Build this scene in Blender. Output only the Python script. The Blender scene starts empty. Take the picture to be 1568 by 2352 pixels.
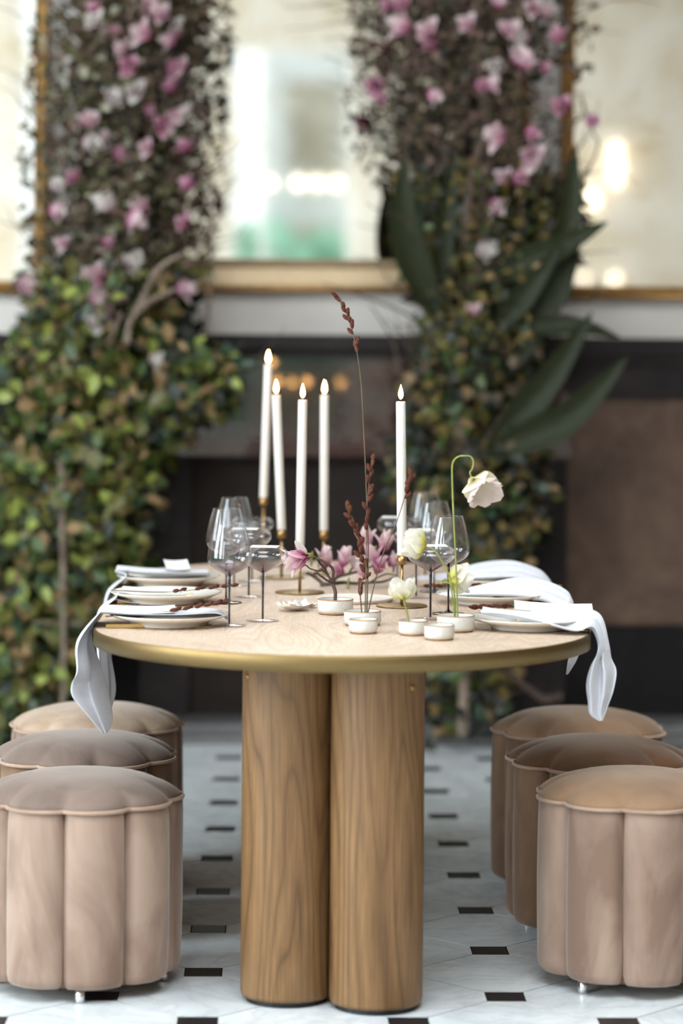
import bpy, math, random
from mathutils import Vector, Matrix, Quaternion
random.seed(7)
SC = bpy.context.scene
COL = SC.collection
# ------------------------------------------------------------------ camera
F, CX, HY, H = 6200.0, 784.0, 772.0, 1.38      # focal length (px), principal x, horizon y, eye height
ROLL, YAW = 0.0078, math.radians(1.32)
cd = bpy.data.cameras.new('camera'); cam = bpy.data.objects.new('camera', cd); COL.objects.link(cam)
SC.camera = cam
cd.sensor_fit = 'VERTICAL'; cd.sensor_height = 36.0; cd.sensor_width = 24.0
cd.lens = F / 2352.0 * 36.0
cd.shift_y = -(1176.0 - HY) / 2352.0
cd.clip_start = 0.1; cd.clip_end = 200
cd.dof.use_dof = True; cd.dof.focus_distance = 6.05; cd.dof.aperture_fstop = 1.5
FWD = Vector((math.sin(YAW), math.cos(YAW), 0)); RGT = Vector((math.cos(YAW), -math.sin(YAW), 0)); UP = Vector((0, 0, 1))
_r = RGT * math.cos(ROLL) + UP * math.sin(ROLL)     # the photograph leans clockwise
_u = UP * math.cos(ROLL) - RGT * math.sin(ROLL)
cam.matrix_world = Matrix(((_r.x, _u.x, -FWD.x, 0), (_r.y, _u.y, -FWD.y, 0), (_r.z, _u.z, -FWD.z, H), (0, 0, 0, 1)))
EYE = Vector((0, 0, H))
def ray(px, py):
    return FWD + _r * ((px - CX) / F) - _u * ((py - HY) / F)
def at_y(px, py, Y):
    d = ray(px, py); return EYE + d * (Y / d.y)
def at_z(px, py, z):
    d = ray(px, py); return EYE + d * ((z - H) / d.z)
# ------------------------------------------------------------------ light
SC.view_settings.view_transform = 'Standard'
try: SC.view_settings.look = 'None'
except Exception: pass
SC.view_settings.exposure = 0.36; SC.view_settings.gamma = 1.0; SC.view_settings.use_curve_mapping = False
SC.cycles.use_denoising = True
SC.cycles.max_bounces = 5; SC.cycles.diffuse_bounces = 3; SC.cycles.glossy_bounces = 3
SC.cycles.transparent_max_bounces = 20; SC.cycles.transmission_bounces = 4
SC.cycles.caustics_reflective = False; SC.cycles.caustics_refractive = False
SC.cycles.sample_clamp_indirect = 6.0
SC.cycles.use_adaptive_sampling = True; SC.cycles.adaptive_threshold = 0.08; SC.cycles.adaptive_min_samples = 14; SC.cycles.use_light_tree = False
w = bpy.data.worlds.new('daylight_sky'); SC.world = w; w.use_nodes = True
bg = w.node_tree.nodes['Background']; bg.inputs[0].default_value = (0.78, 0.9, 1.0, 1); bg.inputs[1].default_value = 2.0
YW = 9.5          # back wall
YR = -4.0         # wall behind the camera
XL, XR, ZC = -5.0, 5.0, 5.2
def area(name, loc, rot, sx, sy, power, col):
    l = bpy.data.lights.new(name, 'AREA'); l.shape = 'RECTANGLE'; l.size = sx; l.size_y = sy; l.energy = power; l.color = col
    o = bpy.data.objects.new(name, l); COL.objects.link(o); o.location = loc; o.rotation_euler = rot; return o
WIN_Y = (-1.9, 1.4, 4.7)
for yc, pw in zip(WIN_Y, (170, 300, 260)):   # daylight in the three tall windows of the left wall
    area('window_daylight', (XL - 0.12, yc, 2.5), (0, -math.pi / 2, 0), 3.4, 2.2, pw, (0.84, 0.93, 1.0))
area('overhead_fill', (0.0, 2.0, ZC + 0.12), (0, 0, 0), 3.6, 4.2, 280, (0.9, 0.96, 1.0))  # unseen overhead light, added to brighten from the ceiling
# ------------------------------------------------------------------ helpers
def lin(h):
    h = h.lstrip('#'); c = [int(h[i:i + 2], 16) / 255 for i in (0, 2, 4)]
    return tuple(x / 12.92 if x <= .04045 else ((x + .055) / 1.055) ** 2.4 for x in c) + (1,)
MATS = {}
class NT:
    def __init__(s, name):
        s.m = bpy.data.materials.new(name); s.m.use_nodes = True; s.t = s.m.node_tree; s.n = s.t.nodes; s.n.clear()
        s.out = s.n.new('ShaderNodeOutputMaterial'); MATS[name] = s.m
    def new(s, typ, **kw):
        n = s.n.new(typ)
        for k, v in kw.items(): setattr(n, k, v)
        return n
    def link(s, a, b): s.t.links.new(a, b)
    def setv(s, sock, v):
        if hasattr(v, 'is_output'): s.link(v, sock)
        else: sock.default_value = v
    def noise(s, vec, scale, detail=3, rough=.55, dist=0.0):
        n = s.new('ShaderNodeTexNoise'); n.inputs['Scale'].default_value = scale; n.inputs['Detail'].default_value = detail
        n.inputs['Roughness'].default_value = rough; n.inputs['Distortion'].default_value = dist
        if vec is not None: s.link(vec, n.inputs['Vector'])
        return n.outputs['Fac']
    def mapping(s, vec, scale=(1, 1, 1), loc=(0, 0, 0)):
        n = s.new('ShaderNodeMapping'); n.inputs['Scale'].default_value = scale; n.inputs['Location'].default_value = loc
        s.link(vec, n.inputs['Vector']); return n.outputs[0]
    def coord(s, which='Object'):
        return s.new('ShaderNodeTexCoord').outputs[which]
    def math(s, op, a, b=0.0):
        n = s.new('ShaderNodeMath', operation=op); s.setv(n.inputs[0], a); s.setv(n.inputs[1], b); return n.outputs[0]
    def ramp(s, fac, stops):
        n = s.new('ShaderNodeValToRGB'); s.link(fac, n.inputs[0]); e = n.color_ramp.elements
        while len(e) < len(stops): e.new(0.5)
        for k, (p, c) in enumerate(stops): e[k].position = p; e[k].color = c
        return n.outputs[0]
    def mix(s, fac, a, b, mode='MIX'):
        n = s.new('ShaderNodeMix', data_type='RGBA', blend_type=mode)
        s.setv(n.inputs[0], fac); s.setv(n.inputs[6], a); s.setv(n.inputs[7], b); return n.outputs[2]
    def bump(s, height, strength=.3, dist=.01):
        n = s.new('ShaderNodeBump'); n.inputs['Strength'].default_value = strength; n.inputs['Distance'].default_value = dist
        s.link(height, n.inputs['Height']); return n.outputs[0]
    def bsdf(s, col, rough=.5, metal=0.0, normal=None, **kw):
        b = s.new('ShaderNodeBsdfPrincipled'); s.setv(b.inputs['Base Color'], col); s.setv(b.inputs['Roughness'], rough)
        b.inputs['Metallic'].default_value = metal
        if normal is not None: s.link(normal, b.inputs['Normal'])
        for k, v in kw.items(): s.setv(b.inputs[k.replace('_', ' ')], v)
        return b.outputs[0]
    def done(s, sh): s.link(sh, s.out.inputs[0]); return s.m
def plain(name, col, rough=.5, metal=0.0, var=None, bmp=None, space='Object', **kw):
    n = NT(name); c = lin(col); nrm = None
    co = n.coord(space)
    if var:
        f = n.noise(co, var[0], 4); c = n.mix(n.ramp(f, [(.35, (0, 0, 0, 1)), (.65, (1, 1, 1, 1))]), lin(col), lin(var[1]))
    if bmp: nrm = n.bump(n.noise(co, bmp[0], 3), bmp[1], bmp[2] if len(bmp) > 2 else .005)
    return n.done(n.bsdf(c, rough, metal, nrm, **kw))

class MB:
    def __init__(s): s.v, s.f, s.uv, s.mi = [], [], [], []
    def add(s, vs, fs, mat=None, uv=None, slot=0):
        o = len(s.v)
        for k, p in enumerate(vs):
            p = Vector(p)
            if mat is not None: p = mat @ p
            s.v.append(tuple(p)); s.uv.append(uv[k] if uv else (0, 0))
        for f in fs: s.f.append(tuple(i + o for i in f)); s.mi.append(slot)
        return s
    def mesh(s, name, mats, smooth=True):
        me = bpy.data.meshes.new(name); me.from_pydata(s.v, [], s.f)
        if not isinstance(mats, (list, tuple)): mats = [mats]
        for m in mats: me.materials.append(MATS[m])
        if smooth: me.polygons.foreach_set('use_smooth', [True] * len(me.polygons))
        if len(mats) > 1: me.polygons.foreach_set('material_index', s.mi)
        ul = me.uv_layers.new(name='UVMap'); li = [0] * len(me.loops); me.loops.foreach_get('vertex_index', li)
        flat = []
        for i in li: flat += s.uv[i]
        ul.data.foreach_set('uv', flat); me.update(); return me
    def build(s, name, mats, parent=None, smooth=True):
        return obj(name, s.mesh(name, mats, smooth), parent)
def obj(name, me, parent=None, loc=None, rot=None):
    o = bpy.data.objects.new(name, me); COL.objects.link(o)
    if parent: o.parent = parent
    if loc is not None: o.location = loc
    if rot is not None: o.rotation_euler = rot
    return o
def tag(o, label=None, cat=None, group=None, kind=None):
    if label: o['label'] = label
    if cat: o['category'] = cat
    if group: o['group'] = group
    if kind: o['kind'] = kind
    return o
def thing(name, label, cat, loc=(0, 0, 0), group=None, rz=0):
    o = bpy.data.objects.new(name, None); COL.objects.link(o); o.location = loc; o.rotation_euler = (0, 0, rz)
    o.empty_display_size = .05
    return tag(o, label, cat, group)
def boxg(x0, x1, y0, y1, z0, z1):
    v = [(x, y, z) for z in (z0, z1) for y in (y0, y1) for x in (x0, x1)]
    f = [(0, 2, 3, 1), (4, 5, 7, 6), (0, 1, 5, 4), (2, 6, 7, 3), (0, 4, 6, 2), (1, 3, 7, 5)]
    return v, f
def box(mb, *a, slot=0): mb.add(*boxg(*a), slot=slot); return mb
def lathe(prof, n=32, closed=False):
    v, f = [], []
    for r, z in prof:
        for k in range(n):
            a = 2 * math.pi * k / n; v.append((r * math.cos(a), r * math.sin(a), z))
    m = len(prof)
    for i in range(m - 1 if not closed else m):
        j = (i + 1) % m
        for k in range(n):
            l = (k + 1) % n; f.append((i * n + k, i * n + l, j * n + l, j * n + k))
    return v, f
def cap(mb, prof_r, z, n, up=True):
    v = [(prof_r * math.cos(2 * math.pi * k / n), prof_r * math.sin(2 * math.pi * k / n), z) for k in range(n)]
    mb.add(v, [tuple(range(n)) if up else tuple(reversed(range(n)))])
def cr(pts, n):      # Catmull-Rom through tuples/lists of floats
    P = [pts[0]] + list(pts) + [pts[-1]]; out = []
    for i in range(1, len(P) - 2):
        for k in range(n):
            t = k / n
            out.append([.5 * ((2 * b) + (-a + c) * t + (2 * a - 5 * b + 4 * c - d) * t * t + (-a + 3 * b - 3 * c + d) * t ** 3)
                        for a, b, c, d in zip(P[i - 1], P[i], P[i + 1], P[i + 2])])
    out.append(list(pts[-1])); return out
def tube(path, radii, n=8, caps=True):
    P = [Vector(p) for p in path]; m = len(P)
    if not isinstance(radii, (list, tuple)): radii = [radii] * m
    if len(radii) == 2 and m != 2: radii = [radii[0] + (radii[1] - radii[0]) * i / (m - 1) for i in range(m)]
    v, f, uv = [], [], []
    t0 = (P[1] - P[0]).normalized(); a = t0.orthogonal().normalized(); L = 0
    for i in range(m):
        t = (P[min(i + 1, m - 1)] - P[max(i - 1, 0)])
        t = t.normalized() if t.length > 1e-9 else t0
        a = (a - t * a.dot(t))
        a = a.normalized() if a.length > 1e-6 else t.orthogonal().normalized()
        b = t.cross(a)
        if i: L += (P[i] - P[i - 1]).length
        for k in range(n):
            g = 2 * math.pi * k / n
            v.append(P[i] + (a * math.cos(g) + b * math.sin(g)) * radii[i]); uv.append((k / n, L))
    for i in range(m - 1):
        for k in range(n):
            l = (k + 1) % n; f.append((i * n + k, i * n + l, (i + 1) * n + l, (i + 1) * n + k))
    if caps: f += [tuple(reversed(range(n))), tuple(range((m - 1) * n, m * n))]
    return v, f, uv
def addtube(mb, path, radii, n=8, slot=0):
    v, f, uv = tube(path, radii, n); mb.add(v, f, uv=uv, slot=slot); return mb
def smooth_path(pts, n=6): return [Vector(p) for p in cr([tuple(p) for p in pts], n)]
def frame(z, up=(0, 0, 1)):       # rotation taking +Z to the given direction
    return Vector(z).normalized().to_track_quat('Z', 'Y').to_matrix().to_4x4()
def petal(L, W, a0, a1, cup=.35, ruff=0.0, nu=6, nv=4, ph=0.0, wp=.75):
    v, f, uv = [], [], []; x = z = 0.0
    for i in range(nu + 1):
        u = i / nu; a = a0 + (a1 - a0) * u
        if i: x += math.sin(a) * L / nu; z += math.cos(a) * L / nu
        wd = W * (max(0, math.sin(math.pi * min(1, .06 + .9 * u ** wp)))) ** .8
        for j in range(nv + 1):
            t = -1 + 2 * j / nv; c = cup * wd * (t * t)
            rz = ruff * u * math.sin(5 * t + ph) * W
            nx, nz = -math.cos(a), math.sin(a)
            v.append((x + nx * (c + rz), wd * t, z + nz * (c + rz))); uv.append((u, .5 + .5 * t))
    for i in range(nu):
        for j in range(nv):
            k = i * (nv + 1) + j; f.append((k, k + 1, k + nv + 2, k + nv + 1))
    return v, f, uv
def leafg(L, W, fold=.25, curl=.2):
    prof = [(0, .03), (.18, .6), (.42, 1), (.7, .72), (1, .02)]; v, f, uv = [], [], []
    for u, wv in prof:
        z = -curl * L * u * u
        for t in (-1, 0, 1): v.append((t * W * wv, u * L, z + fold * W * wv * abs(t))); uv.append((u, .5 + .5 * t))
    for i in range(4):
        for j in range(2):
            k = i * 3 + j; f.append((k, k + 1, k + 4, k + 3))
    return v, f, uv
def ball(mb, c, r, nu=8, nv=6, slot=0, jit=0.0, rng=random):
    v, f = [], []
    rx, ry, rz = r if isinstance(r, tuple) else (r, r, r)
    for i in range(nv + 1):
        th = math.pi * i / nv
        for k in range(nu):
            g = 2 * math.pi * k / nu; j = 1 + jit * rng.uniform(-1, 1)
            v.append((c[0] + rx * j * math.sin(th) * math.cos(g), c[1] + ry * j * math.sin(th) * math.sin(g), c[2] + rz * j * math.cos(th)))
    for i in range(nv):
        for k in range(nu):
            l = (k + 1) % nu; f.append((i * nu + k, (i + 1) * nu + k, (i + 1) * nu + l, i * nu + l))
    mb.add(v, f, slot=slot)
# ------------------------------------------------------------------ materials
def mk_wood(name, light, mid, dark, uvmode, freq=26.0, sx=7.0, sy=.75, rough=.45):
    n = NT(name)
    co = n.coord('UV') if uvmode else n.coord('Object')
    base = n.mapping(co, (sx, sy, sx) )
    f = n.noise(base, 1.0, 1.6, .5, .35)
    rings = n.math('PINGPONG', n.math('MULTIPLY', f, freq), 1.0)
    fib = n.noise(n.mapping(co, (260, 7, 260)), 1.0, 3, .6)
    broad = n.noise(n.mapping(co, (9, 1.2, 9), (3, 1, 0)), 1.0, 2)
    c = n.ramp(rings, [(0.0, lin(dark)), (.22, lin(mid)), (1.0, lin(light))])
    c = n.mix(n.ramp(broad, [(.3, (0, 0, 0, 1)), (.7, (.6, .6, .6, 1))]), c, lin(mid))
    c = n.mix(n.ramp(fib, [(.35, (.55, .55, .55, 1)), (.6, (0, 0, 0, 1))]), c, lin(dark))
    n.done(n.bsdf(c, rough, 0, n.bump(fib, .12, .002), Specular_IOR_Level=.4))
mk_wood('oak_column', '#8b6843', '#7a5936', '#553c24', True, 34, 6, .8, .5)
mk_wood('oak_top_lit', '#dac3af', '#d0b8a2', '#bc9f88', False, 60, 5, 1.1, .4)  # same oak as the legs, light from above put into a paler base
def mk_brass(name, col, rough, sc=(1, 1, 120)):
    n = NT(name); f = n.noise(n.mapping(n.coord(), sc), 1.0, 2)
    n.done(n.bsdf(n.mix(n.math('MULTIPLY', f, .35), lin(col), lin('#8a6a35')), rough, 1.0, n.bump(f, .05, .001)))
mk_brass('brass_brushed', '#7d6a49', .45)
mk_brass('brass_satin', '#a5855a', .32)
mk_brass('gold_cutlery', '#cdb277', .24)
mk_brass('brass_aged', '#9a7f55', .42)
plain('chrome', '#e8e8ea', .12, 1.0)
plain('black_plinth', '#0c0b0b', .5)
plain('porcelain', '#e4dfd6', .2, var=(9, '#dcd6cb'))
plain('matte_plate', '#e4dad0', .5, var=(14, '#dccfc3'))
plain('linen_white', '#cfced4', .85, var=(60, '#c9c8ce'), bmp=(900, .08, .001), Sheen_Weight=.25)
plain('card_white', '#dedbd7', .85, bmp=(400, .06, .001))
plain('card_ink', '#c9c4bd', .9)
def mk_stone(name):
    n = NT(name); co = n.coord()
    sp = n.noise(co, 260, 2); c = n.mix(n.ramp(sp, [(.62, (0, 0, 0, 1)), (.72, (.5, .5, .5, 1))]), lin('#c6c2ba'), lin('#9a8873'))
    n.done(n.bsdf(c, .38, 0, n.bump(n.noise(co, 120, 3), .1, .002)))
mk_stone('stoneware')
plain('bare_clay', '#a9794f', .8, var=(80, '#8d623d'))
plain('glaze_inside', '#dfe6e6', .15)
plain('water', '#cfdcdc', .03)
n = NT('wax'); n.done(n.bsdf(lin('#d5cfc8'), .42, 0, None, Subsurface_Weight=.35, Subsurface_Radius=(.02, .012, .006), Subsurface_Scale=.6))
plain('wick', '#1c1612', .9)
n = NT('flame'); lw = n.new('ShaderNodeLayerWeight'); lw.inputs[0].default_value = .35
em = n.new('ShaderNodeEmission'); n.link(n.ramp(lw.outputs['Facing'], [(0.0, (1, .52, .17, 1)), (.6, (1, .38, .09, 1)), (1, (.25, .06, .008, 1))]), em.inputs[0]); em.inputs[1].default_value = 95; n.done(em.outputs[0])
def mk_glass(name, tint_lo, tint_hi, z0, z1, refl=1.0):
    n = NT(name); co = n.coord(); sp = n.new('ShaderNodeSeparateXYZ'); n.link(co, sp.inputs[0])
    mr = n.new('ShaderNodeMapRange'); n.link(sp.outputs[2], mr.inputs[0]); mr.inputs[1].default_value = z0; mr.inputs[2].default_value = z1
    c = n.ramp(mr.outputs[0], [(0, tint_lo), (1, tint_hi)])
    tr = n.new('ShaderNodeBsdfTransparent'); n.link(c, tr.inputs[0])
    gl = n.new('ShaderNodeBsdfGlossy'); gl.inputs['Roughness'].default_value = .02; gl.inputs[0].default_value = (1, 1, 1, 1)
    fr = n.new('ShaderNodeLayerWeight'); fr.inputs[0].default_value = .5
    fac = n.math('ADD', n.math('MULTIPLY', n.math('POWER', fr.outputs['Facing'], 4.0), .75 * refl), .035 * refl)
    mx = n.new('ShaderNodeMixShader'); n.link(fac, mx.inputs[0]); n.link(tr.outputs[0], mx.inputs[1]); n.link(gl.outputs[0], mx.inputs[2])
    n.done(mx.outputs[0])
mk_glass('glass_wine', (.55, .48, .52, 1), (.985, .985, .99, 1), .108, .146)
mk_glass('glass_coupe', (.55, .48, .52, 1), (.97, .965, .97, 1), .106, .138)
mk_glass('glass_clear', (.97, .965, .97, 1), (.97, .965, .97, 1), 0, 1)
mk_glass('glass_smoke', (.22, .19, .21, 1), (.22, .19, .21, 1), 0, 1)
plain('stem_dark', '#160d10', .06, 0, Specular_IOR_Level=.6)
def mk_velvet(name, col, col2, streak=True):
    n = NT(name); oi = n.new('ShaderNodeObjectInfo'); ad = n.new('ShaderNodeVectorMath', operation='ADD')   # every panel gets its own nap marks
    n.link(n.coord(), ad.inputs[0]); n.link(n.math('MULTIPLY', oi.outputs['Random'], 9.0), ad.inputs[1]); co = ad.outputs[0]
    f = n.noise(n.mapping(co, (7, 7, 2.6)), 1.0, 4, .6, .8); g = n.noise(n.mapping(co, (2, 2, .9), (5, 2, 1)), 1.0, 2)
    k = n.math('ADD', n.math('MULTIPLY', f, .75), n.math('MULTIPLY', g, .4))
    c = n.mix(n.ramp(k, [(.48, (0, 0, 0, 1)), (.68, (1, 1, 1, 1))]), lin(col), lin(col2))
    n.done(n.bsdf(c, .75, 0, n.bump(n.noise(co, 500, 2), .05, .001), Sheen_Weight=.55, Sheen_Roughness=.4, Sheen_Tint=lin('#eadfd6'), Specular_IOR_Level=.2))
mk_velvet('velvet_side', '#a08777', '#7d6455')
mk_velvet('velvet_taupe', '#7a675d', '#68574e')
mk_velvet('velvet_pale', '#b39b86', '#9b826e')
mk_velvet('velvet_tan', '#93745a', '#80644d')
mk_velvet('velvet_brown', '#5f412a', '#4f3522')
mk_velvet('velvet_side_brown', '#7d6049', '#5f4737')
mk_velvet('velvet_piping', '#a98d79', '#997c69')
def mk_marble(name, a, b, vein, rough=.22):
    n = NT(name); geo = n.new('ShaderNodeNewGeometry').outputs['Position']
    oi = n.new('ShaderNodeObjectInfo'); off = n.new('ShaderNodeVectorMath', operation='SCALE'); n.link(oi.outputs['Location'], off.inputs[0]); off.inputs['Scale'].default_value = 3.7
    ad = n.new('ShaderNodeVectorMath', operation='ADD'); n.link(geo, ad.inputs[0]); n.link(off.outputs[0], ad.inputs[1])
    f = n.noise(ad.outputs[0], 6, 6, .62, 1.2); v = n.noise(ad.outputs[0], 3.2, 5, .6, 2.2)
    vv = n.math('ABSOLUTE', n.math('SUBTRACT', v, .5))
    c = n.mix(n.ramp(f, [(.35, (0, 0, 0, 1)), (.7, (1, 1, 1, 1))]), lin(a), lin(b))
    c = n.mix(n.ramp(vv, [(0, (.4, .4, .4, 1)), (.05, (0, 0, 0, 1))]), c, lin(vein))
    c = n.mix(n.math('MULTIPLY', oi.outputs['Random'], .25), c, lin(b))
    n.done(n.bsdf(c, rough, 0, None, Specular_IOR_Level=.5))
mk_marble('marble_white', '#e4e7e8', '#ced2d4', '#b0b5ba')
mk_marble('marble_black', '#171416', '#1f1b1d', '#2a2527', .4)
plain('grout', '#262423', .9, Specular_IOR_Level=.1)
plain('plaster_white', '#ebe3dc', .8, var=(2.2, '#ddd4cd'), space='Object')
def mk_cream(name):
    n = NT(name); co = n.coord()
    f = n.noise(co, 1.3, 5, .6, 1.0); g = n.noise(co, 3.5, 4, .6, .5)
    c = n.ramp(f, [(.3, lin('#dedad2')), (.5, lin('#d6d0c4')), (.62, lin('#c8bca6')), (.75, lin('#dcd7cc'))])
    c = n.mix(n.ramp(g, [(.55, (0, 0, 0, 1)), (.8, (.5, .5, .5, 1))]), c, lin('#b39c78'))
    n.done(n.bsdf(c, .6))
mk_cream('cream_marble_wall')
plain('ceiling_white', '#efece6', .8)
def mk_brownstone(name, a, b, cc, rough):
    n = NT(name); co = n.coord(); f = n.noise(co, 4, 6, .65, 1.5); g = n.noise(co, 13, 4, .6, .4)
    c = n.ramp(f, [(.32, lin(a)), (.52, lin(b)), (.72, lin(cc))]); c = n.mix(n.ramp(g, [(.5, (0, 0, 0, 1)), (.8, (.45, .45, .45, 1))]), c, lin(cc))
    n.done(n.bsdf(c, rough, 0, None, Specular_IOR_Level=.8 if rough < .2 else .2))
mk_brownstone('brown_marble', '#524037', '#614d41', '#755d4e', .6)
mk_brownstone('dark_marble', '#1c1717', '#241e1d', '#2f2724', .55)
mk_brownstone('red_marble', '#33211d', '#402822', '#50342b', .05)
mk_brownstone('black_marble', '#131211', '#191716', '#201d1c', .75)
mk_brownstone('firebox_stone', '#241e1b', '#2a2320', '#342b26', .9)
plain('grey_step', '#6f6c6b', .5, var=(5, '#5c5958'))
def mk_gilt(name, a, b):
    n = NT(name); co = n.coord(); f = n.noise(co, 60, 4)
    n.done(n.bsdf(n.mix(f, lin(a), lin(b)), .42, .55, n.bump(f, .3, .004)))
mk_gilt('gilt', '#c79a5a', '#8d6232'); mk_gilt('gilt_pale', '#b9a282', '#9a8262')
def mk_mirror(name):
    n = NT(name); co = n.coord(); f = n.noise(co, 3.2, 6, .65, .8)
    c = n.ramp(f, [(.3, lin('#efece6')), (.55, lin('#e6e0d6')), (.72, lin('#cfc0a4'))])
    n.done(n.bsdf(c, .035, 1.0))
mk_mirror('antique_mirror')
plain('painted_frame', '#e9e6e0', .5)
plain('facade_stone', '#d9dad8', .85, var=(1.5, '#c2c3c1'))
plain('tan_wall', '#7d6a58', .7, var=(2, '#6b5a4a'))
plain('hedge_green', '#9fcdb4', .7, var=(4, '#86b89c'))
plain('curtain_grey', '#b7ae9f', .8, var=(3, '#8e8474'))
n = NT('lamp_glow'); em = n.new('ShaderNodeEmission'); em.inputs[0].default_value = (1, .9, .72, 1); em.inputs[1].default_value = 9; n.done(em.outputs[0])
n = NT('window_pane'); tr = n.new('ShaderNodeBsdfTransparent'); tr.inputs[0].default_value = (.93, .96, .96, 1); gl = n.new('ShaderNodeBsdfGlossy'); gl.inputs['Roughness'].default_value = .02
mx = n.new('ShaderNodeMixShader'); mx.inputs[0].default_value = .05; n.link(tr.outputs[0], mx.inputs[1]); n.link(gl.outputs[0], mx.inputs[2]); n.done(mx.outputs[0])
def mk_leaf(name, a, b, rough=.4, trans=.25, spec=.5):
    n = NT(name); oi = n.new('ShaderNodeObjectInfo'); f = n.noise(n.coord(), 9, 2)
    k = n.math('ADD', n.math('MULTIPLY', f, .6), n.math('MULTIPLY', oi.outputs['Random'], .4))
    c = n.mix(k, lin(a), lin(b)); p = n.bsdf(c, rough, 0, None, Specular_IOR_Level=spec)
    t = n.new('ShaderNodeBsdfTranslucent'); n.setv(t.inputs[0], c); mx = n.new('ShaderNodeMixShader'); mx.inputs[0].default_value = trans
    n.link(p, mx.inputs[1]); n.link(t.outputs[0], mx.inputs[2]); n.done(mx.outputs[0])
mk_leaf('leaf_green', '#4d5f26', '#33491d'); mk_leaf('leaf_olive', '#6e6a2e', '#4f4d1f'); mk_leaf('leaf_lime', '#a8b25a', '#868f3c')
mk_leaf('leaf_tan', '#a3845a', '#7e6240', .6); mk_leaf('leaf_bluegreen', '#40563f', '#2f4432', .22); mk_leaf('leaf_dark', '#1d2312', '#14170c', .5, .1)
mk_leaf('leaf_dry', '#6b5b48', '#4b3f31', .7, .15, .2); mk_leaf('leaf_drygreen', '#5a5638', '#403d26', .7, .15, .2); mk_leaf('leaf_mauve', '#7a6258', '#5a463e', .7, .15, .2)
mk_leaf('leaf_pale', '#b9b49c', '#8f8a72', .6); mk_leaf('bud_yellow', '#85713f', '#665530', .7, .2, .2); mk_leaf('spear_leaf', '#2b301b', '#1f230f', .55, .08, .2)
plain('bark', '#5c4a3e', .85, var=(40, '#41342b'), bmp=(90, .5, .004)); plain('bark_pale', '#8d7b6c', .85, var=(30, '#6f5f52'), bmp=(60, .4, .004))
plain('willow_stem', '#4b4a34', .6, var=(60, '#6a4a34')); plain('catkin', '#47200f', .95, var=(300, '#63301a'), bmp=(500, .8, .003)); plain('poppy_stem', '#8d9148', .55, var=(50, '#747a38'))
def mk_petal(name, stops, streak, trans=.35):
    n = NT(name); sp = n.new('ShaderNodeSeparateXYZ'); n.link(n.coord('UV'), sp.inputs[0])
    f = n.noise(n.mapping(n.coord('UV'), (1.2, 22, 1)), 1.0, 2); k = n.math('ADD', sp.outputs[0], n.math('MULTIPLY', n.math('SUBTRACT', f, .5), streak))
    c = n.ramp(k, stops); p = n.bsdf(c, .55, 0, None, Specular_IOR_Level=.25, Sheen_Weight=.1)
    t = n.new('ShaderNodeBsdfTranslucent'); n.setv(t.inputs[0], c); mx = n.new('ShaderNodeMixShader'); mx.inputs[0].default_value = trans
    n.link(p, mx.inputs[1]); n.link(t.outputs[0], mx.inputs[2]); n.done(mx.outputs[0])
mk_petal('magnolia_pink', [(0, lin('#b4487c')), (.22, lin('#cf86a4')), (.5, lin('#e2bcc7')), (1, lin('#e8d6d2'))], .45)
mk_petal('magnolia_deep', [(0, lin('#a3466e')), (.4, lin('#c07896')), (1, lin('#d8b0b9'))], .4)
mk_petal('magnolia_white', [(0, lin('#cfa3b0')), (.35, lin('#ddcfcc')), (1, lin('#e4dfd6'))], .3)
mk_petal('poppy_white', [(0, lin('#b9b43c')), (.16, lin('#dcd478')), (.34, lin('#e8e3d0')), (1, lin('#ebe7de'))], .18, .45)
mk_petal('poppy_blush', [(0, lin('#d6c468')), (.2, lin('#efe6c6')), (.6, lin('#eae0d7')), (1, lin('#e6d2cd'))], .25, .45)
plain('poppy_heart', '#b59a2c', .8, var=(200, '#7f7a22')); plain('calyx', '#86824a', .7, var=(60, '#6c6538')); plain('salt', '#fbfaf6', .7, bmp=(700, .9, .004)); plain('shell', '#efe6dc', .35, var=(30, '#e0d2c6'))
# ------------------------------------------------------------------ the room
def struct(name, mb, mats, parent=None, smooth=False):
    o = mb.build(name, mats, parent, smooth)
    if parent is None: o['kind'] = 'structure'
    return o
mb = MB(); box(mb, XL - .2, XR + .2, YR - .2, YW + .3, -.1, -.0008); floor = struct('floor', mb, 'grout')
PT = .4246; OC = PT / math.sqrt(2); DS = .079
d0 = at_z(467, 2232.4, 0)
def octg(s, dot, ins=.0016):           # octagon tile: square lattice turned 45 degrees, corners cut by the dots
    hd = dot / 2; q = PT / 2; v2 = []
    for (ex, ey) in ((1, 0), (0, 1), (-1, 0), (0, -1)):
        pass
    pts = [(q - hd, -hd), (q - hd, hd), (hd, q - hd), (-hd, q - hd), (-(q - hd), hd), (-(q - hd), -hd), (-hd, -(q - hd)), (hd, -(q - hd))]
    k = 1 - ins / q * 1.4
    top = [(x * k, y * k, 0.0) for x, y in pts]; bev = [(x * k, y * k, -.0004) for x, y in pts]; bot = [(x * k, y * k, -.0008) for x, y in pts]
    n8 = 8; v = top + bev + bot; f = [tuple(range(8))]
    for i in range(8):
        j = (i + 1) % 8; f += [(i, 8 + i, 8 + j, j), (8 + i, 16 + i, 16 + j, 8 + j)]
    return v, f
def dotg():
    h = DS / 2 - .0012; top = [(-h, -h, 0), (h, -h, 0), (h, h, 0), (-h, h, 0)]; bot = [(x, y, -.0008) for x, y, z in top]
    return top + bot, [(0, 1, 2, 3)] + [(i, 4 + i, 4 + (i + 1) % 4, (i + 1) % 4) for i in range(4)]
ov, of = octg(OC, DS); dv, df = dotg()
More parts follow.
